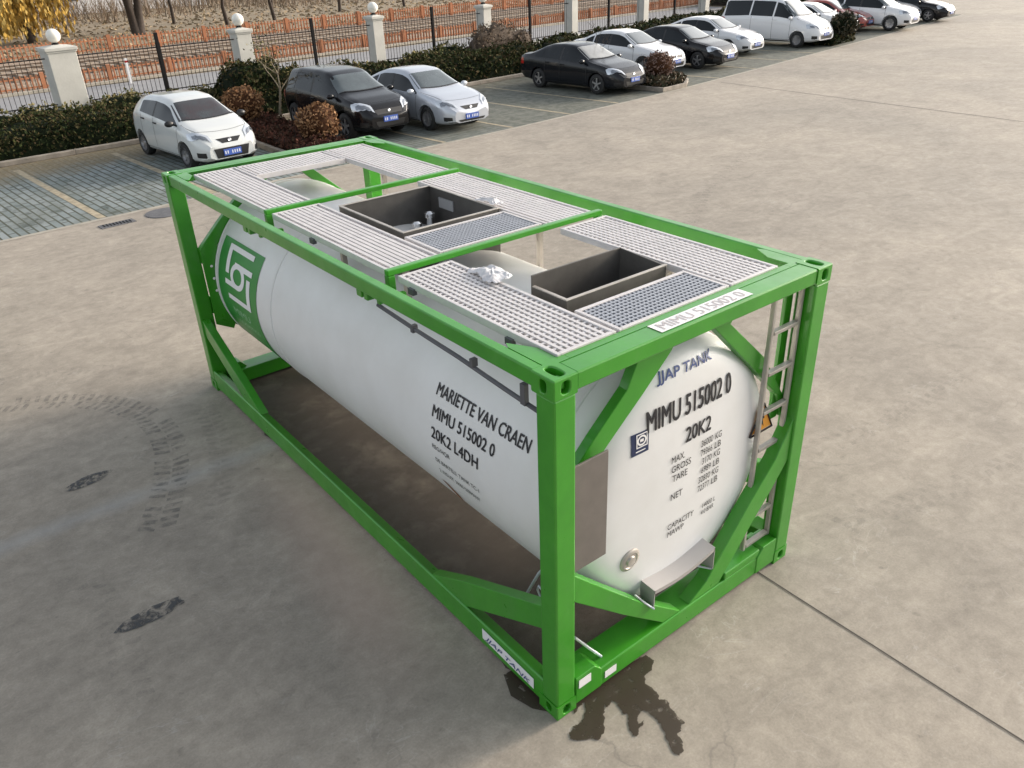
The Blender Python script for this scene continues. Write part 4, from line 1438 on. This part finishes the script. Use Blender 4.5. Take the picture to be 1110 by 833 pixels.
park('sedan', 'sedan_car', P_white, (21.25, 19.2), 'white sedan parked just behind the small reddish bush', rim='dark', grille='wide', ang=.11)
park('sedan', 'sedan_car', P_black, (23.60, 18.62), 'black sedan between the two white sedans', rim='spoke', grille='wide', ang=.11)
park('sedan', 'sedan_car', P_white, (27.4, 20.2), 'white sedan with a large dark grille left of the white van', rim='spoke', grille='tall', ang=.12)
park('van', 'van', P_white, (31.34, 19.53), 'tall white passenger van with dark windows', cat='van', rim='dark', grille='narrow', ang=.06)
park('sedan', 'sedan_car', P_white, (35.9, 20.9), 'white sedan half hidden behind the round dark green shrub', rim='dark', ang=.13)
park('sedan', 'sedan_car', P_red, (38.2, 21.4), 'dark red car squeezed between two white cars', rim='dark', ang=.13)
park('suv', 'crossover_car', P_white, (39.71, 19.89), 'white crossover car right of the dark red car', rim='dark', grille='narrow', ang=.13)
park('sedan', 'sedan_car', P_white, (43.2, 21.6), 'white car mostly hidden behind the white crossover', rim='dark', ang=.13)
park('sedan', 'sedan_car', P_black, (44.9, 20.6), 'black sedan at the far right end of the row', rim='spoke', ang=.13)


# ------------------------------------------------------------------ plants
for n_ in ('hedge', 'ivy', 'rustleaf', 'redleaf', 'core', 'rustcore', 'redcore', 'willow', 'willowg', 'scrub', 'drygrass'):
    M[n_].node_tree.nodes['Principled BSDF'].inputs['Specular IOR Level'].default_value = .08
    M[n_].node_tree.nodes['Principled BSDF'].inputs['Roughness'].default_value = .9


def leaf(b, p, s, rg, long=1.6):
    t = rg.uniform(0, 2 * math.pi); ph = math.acos(rg.uniform(-1, 1))
    d = Vector((math.sin(ph) * math.cos(t), math.sin(ph) * math.sin(t), math.cos(ph)))
    a = d.orthogonal().normalized(); a.rotate(Matrix.Rotation(rg.uniform(0, 6.28), 3, d)); c = d.cross(a)
    a *= s * long / 2; c *= s / 2
    b.add([p - a, p + c * .9, p + a, p - c * .9], [(0, 1, 2, 3)])


def hedge(name, x0, x1, d0, d1, h, label, m=None, dens=260, size=.075, seed=1, cat='hedge', core=None, amp=.22, grp=None):
    """band of clipped shrub between offsets d0..d1 behind the kerb line"""
    rg = random.Random(seed)
    m = m or M['hedge']
    def surf(x, t):  # t: 0 front bottom -> 1 back bottom round the section
        cx = (d0 + d1) / 2; rx = (d1 - d0) / 2
        a = math.pi * t
        ca = math.copysign(abs(math.cos(a)) ** .55, math.cos(a)); sa = abs(math.sin(a)) ** .55
        endf = min(1, ((x - x0) / .5 + .05)) if x - x0 < .5 else min(1, (x1 - x) / .5 + .05) if x1 - x < .5 else 1
        endf = max(.05, endf) ** .5
        y = edge_y(x) + KERB + cx - rx * ca * (.8 + .2 * endf)
        k = 1 + amp * noise.noise(Vector((x * .9, t * 3, seed * 7.3))) + amp * .7 * noise.noise(Vector((x * 2.6, t * 6, seed * 2.1)))
        z = h * sa * endf * k
        return Vector((x, y, max(.0, z)))
    b = MB()
    n = max(6, int((x1 - x0) * 3))
    b.grid(lambda u, v: tuple(surf(x0 + (x1 - x0) * u, v) * 1.0 - Vector((0, 0, .05))), n, 14)
    o = b.build(name, core or M['core'])
    b = MB()
    area = (x1 - x0) * ((d1 - d0) + 2 * h)
    for i in range(int(area * dens)):
        p = surf(rg.uniform(x0, x1), rg.random())
        p += Vector((rg.gauss(0, .04), rg.gauss(0, .05), rg.gauss(.01, .055)))
        if p.z < .02: p.z = .02 + rg.random() * .05
        leaf(b, p, size * rg.uniform(.6, 1.3), rg)
    # sprigs above the clipped line
    for i in range(int((x1 - x0) * 9)):
        x = rg.uniform(x0, x1); p = surf(x, rg.uniform(.25, .75)); hh = rg.uniform(.05, .22)
        for k in range(5):
            leaf(b, p + Vector((rg.gauss(0, .03), rg.gauss(0, .03), hh * k / 4)), size * .9, rg)
    b.build('foliage', m, o)
    return tag(o, label, cat, group=grp)


def topiary(c, r, label, m, core, seed=1, size=.06, dens=900, squash=.85, trunk=.25, cat='bush', name='round_bush'):
    rg = random.Random(seed)
    root = empty(name, (c[0], c[1], 0), label=label, cat=cat)
    zc = trunk + r * squash
    MB().blob((0, 0, zc), (r * .88, r * .88, r * .88 * squash), 3, .14, 2.5, seed).build('crown', core, root)
    b = MB()
    for i in range(int(dens * r * r * 4)):
        d = Vector((rg.gauss(0, 1), rg.gauss(0, 1), rg.gauss(0, 1))).normalized()
        k = 1 + .16 * noise.noise(d * 2.6 + Vector((seed, 0, 0))) + .1 * noise.noise(d * 6)
        rr = r * k * rg.uniform(.86, 1.05)
        leaf(b, Vector((d.x * rr, d.y * rr, zc + d.z * rr * squash)), size * rg.uniform(.6, 1.3), rg)
    b.build('foliage', m, root)
    MB().tube([(0, 0, 0), (.01, .01, trunk + .2)], [.05, .04]).build('trunk', M['bark'], root)
    return root


def cover(name, outline, h, m, core, label, seed, dens=500, size=.06, cat='shrubs'):
    """low planting filling a polygon"""
    rg = random.Random(seed)
    xs_ = [p[0] for p in outline]; ys_ = [p[1] for p in outline]
    def inside(x, y):
        c = False; n = len(outline); j = n - 1
        for i in range(n):
            xi, yi = outline[i]; xj, yj = outline[j]
            if (yi > y) != (yj > y) and x < (xj - xi) * (y - yi) / (yj - yi) + xi: c = not c
            j = i
        return c
    b = MB().prism([(x, y, .02) for x, y in outline], (0, 0, h * .55))
    o = b.build(name, core)
    b = MB()
    area = (max(xs_) - min(xs_)) * (max(ys_) - min(ys_))
    for i in range(int(area * dens)):
        x, y = rg.uniform(min(xs_), max(xs_)), rg.uniform(min(ys_), max(ys_))
        if not inside(x, y): continue
        z = h * (.55 + .5 * rg.random() + .5 * noise.noise(Vector((x * 2, y * 2, seed))))
        leaf(b, Vector((x, y, max(.05, z))), size * rg.uniform(.6, 1.4), rg)
    for i in range(len(outline)):
        a = Vector(outline[i]); c = Vector(outline[(i + 1) % len(outline)])
        for k in range(int((c - a).length * dens * .3)):
            p = a.lerp(c, rg.random())
            leaf(b, Vector((p.x + rg.gauss(0, .04), p.y + rg.gauss(0, .04), rg.uniform(.05, h * .8))), size * rg.uniform(.6, 1.4), rg)
    b.build('foliage', m, o)
    return tag(o, label, cat, kind='stuff')


def bay_pt(x, t):  # t metres in from the yard edge
    a = row_ang(x)
    return (x - math.sin(a) * t, edge_y(x) + math.cos(a) * t)


GH = 'clipped hedge lengths along the kerb'
hedge('hedge', -9, -1.2, .3, 2.9, .78, 'dark green clipped hedge at the far left behind the empty bays', seed=3, grp=GH, dens=120)
hedge('hedge', -1.2, 4.7, .3, 2.7, .74, 'dark green clipped hedge left of the white silver hatchback', seed=1, grp=GH, dens=330, size=.06)
hedge('hedge', 7.0, 9.6, .5, 3.4, 1.35, 'tall dark green shrub behind the bare sapling', seed=4, grp=GH, cat='shrub')
hedge('hedge', 9.7, 11.6, .3, 1.6, .7, 'low green hedge behind the black crossover', seed=5, grp=GH)
hedge('hedge', 11.6, 20.5, .3, 2.9, .88, 'long green hedge between the silver sedan and the black sedan', seed=6, grp=GH, dens=190, size=.085)
hedge('hedge', 20.6, 36, .3, 2.6, .9, 'green hedge behind the white sedans and the van', seed=8, grp=GH, dens=90, size=.11)
hedge('hedge', 36, 50, .3, 2.6, 1.0, 'distant green hedge at the far end of the car row', seed=9, grp=GH, dens=60, size=.13)
hedge('shrub_row', -9, 9, 2.75, 3.9, .62, 'yellow green straggling shrubs at the foot of the iron fence on the left', M['ivy'], dens=200, size=.075, seed=11, cat='shrubs', amp=.5)
hedge('shrub_row', 9, 21, 3.0, 3.85, .75, 'yellow green straggling shrubs at the foot of the fence behind the parked sedan', M['ivy'], dens=120, size=.085, seed=12, cat='shrubs', amp=.5)
hedge('bramble', 18.0, 21.5, 2.6, 3.7, 1.35, 'brown leafless bramble against the fence behind the black sedan', M['scrub'], dens=160, size=.07, seed=13, cat='bramble', amp=.5, core=mat('bramble_core', (.07, .05, .035), .95))

# planter between hatchback and crossover
pA = [bay_pt(5.95, .35), bay_pt(7.05, .35), bay_pt(8.0, 2.9), bay_pt(8.1, KERB), bay_pt(6.0, KERB)]
pA = [(5.90, 15.2), (7.0, 15.3), (7.22, 18.5), (7.35, 21.5), (5.95, 21.4)]
cover('ground_cover', pA, .42, M['redleaf'], M['redcore'], 'dark red ground cover in the planter beside the crossover', 21, dens=330)
tag(strip([(5.82, 21.4), (5.80, 15.05), (7.08, 15.12), (7.32, 18.5)], .12, 0, .14).build('planter_kerb', M['kerb'], bevel=.015), kind='structure')
topiary((6.45, 20.6), .55, 'round rust brown bush behind the white silver hatchback', M['rustleaf'], M['rustcore'], 31, trunk=.3)
topiary((6.82, 16.75), .53, 'round rust brown bush in front of the black crossover', M['rustleaf'], M['rustcore'], 32, trunk=.22)


def branchy(name, c, h, r0, spread, label, m, seed, levels=3, lean=(0, 0), leaves=None, cat='tree', n0=5, leafn=0, leafs=.05, fork=.45):
    rg = random.Random(seed)
    root = empty(name, (c[0], c[1], 0), label=label, cat=cat)
    b = MB(); lf = MB()
    def grow(p, d, ln, r, lv):
        pts = [p]; rs = [r]
        q = p.copy(); dd = d.copy()
        for i in range(4):
            dd = (dd + Vector((rg.gauss(0, .12), rg.gauss(0, .12), rg.gauss(.03, .05)))).normalized()
            q = q + dd * (ln / 4); pts.append(q.copy()); rs.append(r * (1 - .16 * (i + 1)))
        b.tube(pts, rs, 6 if lv < 2 else 4, cap=False)
        if lv >= levels:
            for k in range(leafn):
                leaf(lf, pts[rg.randint(1, 4)] + Vector((rg.gauss(0, .12), rg.gauss(0, .12), rg.gauss(0, .12))), leafs, rg)
            return
        for k in range(n0 if lv == 0 else rg.randint(2, 4)):
            t = rg.uniform(fork, 1); i = min(3, int(t * 4))
            o = pts[i].lerp(pts[i + 1], t * 4 - i)
            a = rg.uniform(0, 6.28)
            nd = (dd * rg.uniform(.4, .9) + Vector((math.cos(a), math.sin(a), .25)) * spread).normalized()
            grow(o, nd, ln * rg.uniform(.4, .62), max(.004, rs[i] * .55), lv + 1)
    grow(Vector((0, 0, -.02)), Vector((lean[0], lean[1], 1)).normalized(), h * .62, r0, 0)
    b.build('trunk', m, root)
    if lf.v: lf.build('crown', leaves, root)
    return root


branchy('sapling', (7.62, 20.8), 2.5, .05, .8, 'bare pale sapling beside the black crossover', M['palebark'], 41, 3, leaves=M['ivy'], leafn=5, leafs=.05, fork=.55)
# small planter by the black sedan
pB = [(19.0, 16.0), (20.3, 16.15), (21.4, 16.75), (21.2, 17.6), (20.2, 18.6), (18.9, 18.4)]
pB = [bay_pt(18.95, .3), bay_pt(20.0, .25), bay_pt(20.9, .7), bay_pt(20.8, 2.6), bay_pt(18.95, 2.6)]
cover('ground_cover', pB, .38, mat('mixed_leaf', (.06, .05, .02), .7, island=[(.03, .035, .012), (.07, .05, .02), (.10, .06, .03), (.05, .05, .02)]), M['core'], 'low olive shrubs in the small planter right of the black sedan', 22, dens=260, size=.08)
tag(strip([bay_pt(18.85, 2.6), bay_pt(18.85, .16), bay_pt(20.05, .1), bay_pt(21.0, .6), bay_pt(20.9, 2.6)], .12, 0, .14).build('planter_kerb', M['kerb'], bevel=.015), kind='structure')
topiary((19.75, 17.1), .50, 'small round reddish bush in the planter before the white sedan', mat('reddish_leaf', (.15, .07, .05), .8, island=[(.11, .065, .05), (.20, .125, .10), (.27, .17, .13)]), M['rustcore'], 33, trunk=.25, size=.06, dens=700)
branchy('sapling', (18.2, 18.9), 2.3, .035, .7, 'thin leafless sapling between the black sedan and the white sedan', M['bark'], 43, 3, fork=.5)
topiary((33.9, 18.9), .6, 'round dark green shrub in front of the white sedan', mat('dark_shrub_leaf', (.02, .02, .01), .7, island=[(.018, .022, .010), (.04, .035, .015), (.07, .05, .02)]), M['core'], 34, trunk=.3, size=.10, dens=420)
cover('ground_cover', [bay_pt(32.8, .4), bay_pt(35.2, .4), bay_pt(35.6, 2.2), bay_pt(33, 2.2)], .4, M['hedge'], M['core'], 'low dark shrubs below the round green shrub', 23, dens=160, size=.1)


# ------------------------------------------------------------------ boundary: pillars and iron fence
def fen_y(x): return edge_y(x) + FEN


PIL = [(-8.4, .62), (-2.7, .62), (3.02, .78), (8.69, .52), (14.04, .45), (19.58, .45), (25.35, .45), (31.2, .45), (37.3, .45), (43.2, .45), (49.4, .45)]
GP = 'pale fence pillars'
PLAB = {3.02: 'broad pale plastered pillar with a globe lamp behind the dark hedge', 8.69: 'pale pillar with a globe lamp behind the white silver hatchback', 14.04: 'pale pillar with a globe lamp behind the silver sedan',
        19.58: 'pale pillar rising above the long green hedge left of the black sedan', 25.35: 'pale pillar directly behind the black sedan roof', 31.2: 'pale pillar behind the two mid row sedans', 37.3: 'pale pillar left of the white van roof'}
for x, wd in PIL:
    a = row_ang(x); y = fen_y(x)
    root = empty('fence_pillar', (x, y, 0), a, label=PLAB.get(x, 'distant pale fence pillar half hidden by the parked cars'), cat='pillar', group=GP)
    h = wd / 2
    b = MB().box(-h, h, -h, h, 0, 2.2)
    b.build('shaft', M['plaster'], root, bevel=.015)
    b = MB().box(-h - .055, h + .055, -h - .055, h + .055, 2.202, 2.29)
    b.box(-h - .025, h + .025, -h - .025, h + .025, 2.15, 2.2)
    b.add([(-h - .04, -h - .04, 2.29), (h + .04, -h - .04, 2.29), (h + .04, h + .04, 2.29), (-h - .04, h + .04, 2.29), (0, 0, 2.36)], [(0, 1, 4), (1, 2, 4), (2, 3, 4), (3, 0, 4)])
    b.build('cap', M['plaster'], root, bevel=.01)
    b = MB().lathe([(-.19, .0)] + [(-.19 * math.cos(t * math.pi / 14), .19 * math.sin(t * math.pi / 14)) for t in range(1, 14)] + [(.19, 0)], (0, 0, 2.58), (0, 0, 1), 24)
    lm_ = b.build('globe_lamp', M['globe'], root)
    MB().lathe([(0, .10), (.04, .10), (.06, .06), (.10, .06)], (0, 0, 2.33), (0, 0, 1), 16).build('lamp_base', M['iron'], lm_)
names = ['left of the broad pillar', 'between the broad pillar and the second pillar', 'behind the bare sapling and the black crossover', 'behind the silver sedan', 'left of the black sedan', 'behind the black sedan', 'behind the mid row white sedan', 'behind the white van']
vis = {-2.7: 'black iron railing bay left of the broad pillar', 3.02: 'black iron railing bay behind the white silver hatchback', 8.69: 'black iron railing bay behind the bare sapling and the crossover', 14.04: 'black iron railing bay behind the silver sedan',
       19.58: 'black iron railing bay above the hedge by the black sedan tail', 25.35: 'black iron railing bay behind the first white sedan', 31.2: 'black iron railing bay just left of the white van'}
for (xa, wa), (xb, wb) in zip(PIL, PIL[1:]):
    x0, x1 = xa + wa / 2, xb - wb / 2
    root = empty('iron_fence', ((x0 + x1) / 2, fen_y((x0 + x1) / 2), 0), 0, label=vis.get(xa, 'distant black iron railing bay behind the far parked cars'), cat='fence', group='iron fence bays between the pillars')
    ox, oy = root.location.x, root.location.y
    P = lambda x, z, dy=0: (x - ox, fen_y(x) - oy + dy, z)
    b = MB(); far = xa > 24
    for z in (.74, 2.0): b.bar(P(x0, z), P(x1, z), .028, .030)
    b.build('rail', M['iron'], root)
    b = MB(); n = int((x1 - x0) / .135)
    for i in range(1, n):
        x = x0 + (x1 - x0) * i / n
        b.bar(P(x, .70, -.0), P(x, 2.14), .013, .013, (0, 1, 0))
    b.build('pickets', M['iron'], root)
    xm = (x0 + x1) / 2 + (.0)
    MB().box(xm - ox - .05, xm - ox + .05, -.05, .05, 0, 2.42).build('post', M['iron'], root, bevel=.008)
# low plinth below the railings
b = MB()
pts = [(x, fen_y(x)) for x in range(-20, 51, 2)]
s = strip(pts, .22, 0, .62)
tag(s.build('fence_plinth', M['plaster']), 'low pale plinth wall below the iron railings', 'wall')


# ------------------------------------------------------------------ railway with orange fences
def ofence(d, h, m, label, x0=-14, x1=75, panel=2.6, z0=0):
    a0 = row_ang(10)
    sl_ = .12
    Y = lambda x: 24.9 + d + sl_ * x
    cx = (x0 + x1) / 2
    root = empty('railway_fence', (cx, Y(cx), z0), 0, label=label, cat='fence')
    P = lambda x, z, dy=0: (x - cx, Y(x) - Y(cx) + dy, z)
    b = MB()
    n = int((x1 - x0) / panel)
    for i in range(n):
        xa = x0 + panel * i + .1; xb = xa + panel - .2
        for z in (h * .22, h * .80): b.bar(P(xa, z), P(xb, z), .05, .055)
        k = 12
        for j in range(k):
            x = xa + (xb - xa) * (j + .5) / k
            b.bar(P(x, .04), P(x, h * .93), .045, .085, (0, 1, 0))
            b.prism([P(x - .043, h * .93, -.02), P(x + .043, h * .93, -.02), P(x, h * 1.0, -.02)], (0, .04, 0))
    b.build('palings', m, root)
    for i in range(n + 1):
        x = x0 + panel * i
        if i > 95: break
        q = P(x, 0)
        MB().box(q[0] - .09, q[0] + .09, q[1] - .09, q[1] + .09, 0, h * 1.08).build('post', m, root)
    return root


ofence(10.2, .60, M['ofence'], 'orange paling fence along the near side of the railway track')
# trackbed
tag(strip([(x, 24.9 + 9.75 + .12 * x) for x in range(-60, 121, 10)], .3, -.03, .10).build('road_edge_kerb', M['edge']), kind='structure')
b = MB()
TXS = list(range(-60, 121, 10))
bed = lambda d, z: [(x, 24.9 + d + .12 * x, z) for x in TXS]
sec = [(10.6, -.05), (11.3, .22), (17.5, .32), (20.2, .30), (21.5, -.05)]
for (d0, z0), (d1, z1) in zip(sec, sec[1:]):
    p0, p1 = bed(d0, z0), bed(d1, z1)
    for i in range(len(TXS) - 1):
        b.add([p0[i], p0[i + 1], p1[i + 1], p1[i]], [(0, 1, 2, 3)])
tag(b.build('track_bed', M['ballast']), kind='structure')
b = MB()
for d in (12.2, 13.65, 15.7, 17.15):
    b.bar((-60, 24.9 + d - 7.2, .345), (120, 24.9 + d + 14.4, .345), .09, .07)
    tag(b.build('railway_rail', M['rail']), 'dark steel railway rails lying on the ballast', 'rails', group='rails of the railway')
    b = MB()
b = MB()
for i in range(150):
    x = -12 + i * .62
    for d0 in (11.6, 15.1):
        y = 24.9 + d0 + .12 * x
        b.bar((x, y, .275), (x - .3, y + 2.6, .295), .24, .08)
tag(b.build('sleepers', mat('sleeper', (.34, .27, .20), .9, vary=.3)), kind='stuff')
ofence(19.4, .74, M['ofence'], 'orange paling fence along the far side of the railway track', x1=88, z0=.32)
b = MB().box(-.06, .06, -.06, .06, 0, .95)
o = b.build('marker_post', M['sticker'], off=(0, 0, 0), bevel=.01); o.location = (7.15, 34.3, 0)
MB().box(-.062, .062, -.062, .062, .80, .88).build('marker_band', M['tail'], o)
tag(o, 'short white marker post standing before the near orange fence', 'marker post')

# ------------------------------------------------------------------ far field, scrub, trees, building
b = MB()
rg = random.Random(77)
for i in range(14000):
    x = rg.uniform(-30, 130); d = 20.6 + 40 * rg.random() ** 1.5
    y = 24.9 + d + .12 * x; h = rg.uniform(.03, .11)
    a = rg.uniform(0, math.pi); wv = rg.uniform(.08, .25)
    lx, ly = math.cos(a) * wv, math.sin(a) * wv
    b.add([(x - lx, y - ly, -.05), (x + lx, y + ly, -.05), (x + lx * .3 + rg.gauss(0, .08), y + ly * .3, h)], [(0, 1, 2)])
tag(b.build('dry_grass', M['drygrass']), 'dry yellow grass beyond the railway', 'grass', kind='stuff')
b = MB()
for i in range(9500):
    x = rg.uniform(-30, 140); d = 47 + 26 * rg.random()
    y = 24.9 + d + .12 * x
    if noise.noise(Vector((x * .12, y * .12, 3))) < -.05 and d < 52: continue
    h = rg.uniform(.5, 2.1); p = Vector((x, y, 0)); q = p + Vector((rg.gauss(0, .5), rg.gauss(0, .5), h))
    s_ = Vector((rg.uniform(.012, .045), rg.uniform(-.02, .02), 0))
    b.add([p - s_, p + s_, q + s_ * .3, q - s_ * .3], [(0, 1, 2, 3)])
    for k in range(3):
        t = rg.uniform(.3, .9); o_ = p.lerp(q, t); e = o_ + Vector((rg.gauss(0, .5), rg.gauss(0, .5), rg.uniform(.2, .7)))
        b.add([o_ - s_ * .5, o_ + s_ * .5, e], [(0, 1, 2)])
tag(b.build('scrub', M['scrub']), 'brown leafless scrub thicket far beyond the railway', 'scrub', kind='stuff')


def willow(c, h, label, lm, seed, n=900, spread=3.2, double=False, low=2.0):
    rg = random.Random(seed)
    root = empty('willow_tree', (c[0], c[1], 0), label=label, cat='tree', group='willows beyond the railway')
    b = MB()
    tops = []
    for k in range(2 if double else 1):
        lean = Vector((-.10 if k == 0 else .12, 0, 1)) if double else Vector((-.16, 0, 1))
        pts = [Vector((k * .25, 0, -.1))]
        for i in range(5): pts.append(pts[-1] + lean * (h * .7 / 5) + Vector((rg.gauss(0, .08), rg.gauss(0, .08), 0)))
        b.tube(pts, [.34, .28, .24, .2, .16, .1], 8)
        for j in range(9):
            a = rg.uniform(0, 6.28); st_ = pts[rg.randint(3, 5)]
            e = st_ + Vector((math.cos(a) * spread * rg.uniform(.3, .9), math.sin(a) * spread * rg.uniform(.3, .9), rg.uniform(.6, 2.4)))
            m_ = st_.lerp(e, .5) + Vector((0, 0, .5))
            b.tube([st_, m_, e], [.09, .06, .02], 5); tops += [m_, e, st_.lerp(e, .75) + Vector((0, 0, .3))]
    b.build('trunk', M['bark'], root)
    lf = MB()
    for i in range(n):
        o_ = rg.choice(tops) + Vector((rg.gauss(0, .8), rg.gauss(0, .8), rg.gauss(0, .5)))
        ln = rg.uniform(.55, 1.0) * (o_.z - low) if o_.z - low > 1.3 else 1.0
        dx, dy = rg.gauss(0, .15), rg.gauss(0, .15)
        for k in range(int(ln / .22)):
            t = k * .22
            p = o_ + Vector((dx * t * .4 + rg.gauss(0, .05), dy * t * .4 + rg.gauss(0, .05), -t))
            a = rg.uniform(0, 6.28); ww = rg.uniform(.05, .11)
            lf.add([p, p + Vector((math.cos(a) * ww, math.sin(a) * ww, -.14)), p + Vector((rg.gauss(0, .03), 0, -.32)), p + Vector((-math.cos(a) * ww, -math.sin(a) * ww, -.16))], [(0, 1, 2, 3)])
    lf.build('crown', lm, root)
    return root


willow((8.6, 61.0), 9, 'golden yellow willow tree beyond the railway at the far left', M['willow'], 51, 1000, 3.0, low=.2)
willow((15.0, 60.5), 9, 'green yellow willow tree with a forked trunk beyond the railway', M['willowg'], 52, 560, 2.8, True, low=3.0)
for i, (x, y, lb_) in enumerate([(22.0, 62, 'slender bare tree beyond the railway right of the forked willow'), (26.2, 63, 'slender bare tree beyond the railway above the second pillar'), (33.5, 66, 'thin bare tree far beyond the railway near the third pillar'), (11.8, 66, 'thin bare tree between the two willows')]):
    branchy('bare_tree', (x, y), 8, .16, .7, lb_, M['bark'], 60 + i, 3, n0=6, leaves=M['willowg'] if i < 2 else M['willow'], leafn=5, leafs=.16, fork=.35)
for i, (x, y) in enumerate([(40, 66), (47, 70), (56, 71), (64, 72), (30, 72), (18, 72), (5, 70), (20, 68)]):
    branchy('bare_tree', (x, y), 7, .14, .75, 'small leafless tree standing in the far scrub', M['bark'], 80 + i, 3, n0=6, fork=.3)
for o in bpy.data.objects:
    if o.name.startswith('bare_tree'): o['group'] = 'bare trees beyond the railway'
# long pale sheds on the horizon
def shed(x0, x1, y, h, label):
    root = empty('shed', ((x0 + x1) / 2, y, 0), .10, label=label, cat='building')
    w2 = (x1 - x0) / 2
    MB().box(-w2, w2, 0, 12, 0, h).build('wall', M['building'], root)
    MB().prism([(-w2 - .4, -.4, h), (-w2 - .4, 12.4, h), (-w2 - .4, 6, h + 1.8)], (2 * w2 + .8, 0, 0)).build('roof', mat('shed_roof', (.30, .32, .36), .6), root)
    n = int(w2 / 2.5)
    for i in range(n):
        x = -w2 + (i + .5) * 2 * w2 / n
        f = MB().box(x - .9, x + .9, -.06, 0, 1.2, 2.4).build('window', mat('shed_window', (.05, .06, .07), .2), root)
    return root
shed(4, 32, 92, 4, 'long pale shed on the horizon behind the willows')
shed(40, 62, 100, 4, 'long pale shed on the horizon right of the willows')
# far right boundary
hedge('far_hedge', 51, 88, 9.5, 12.5, 1.3, 'dark hedge far away at the upper right edge of the yard', M['hedge'], dens=40, size=.16, seed=15, cat='hedge')
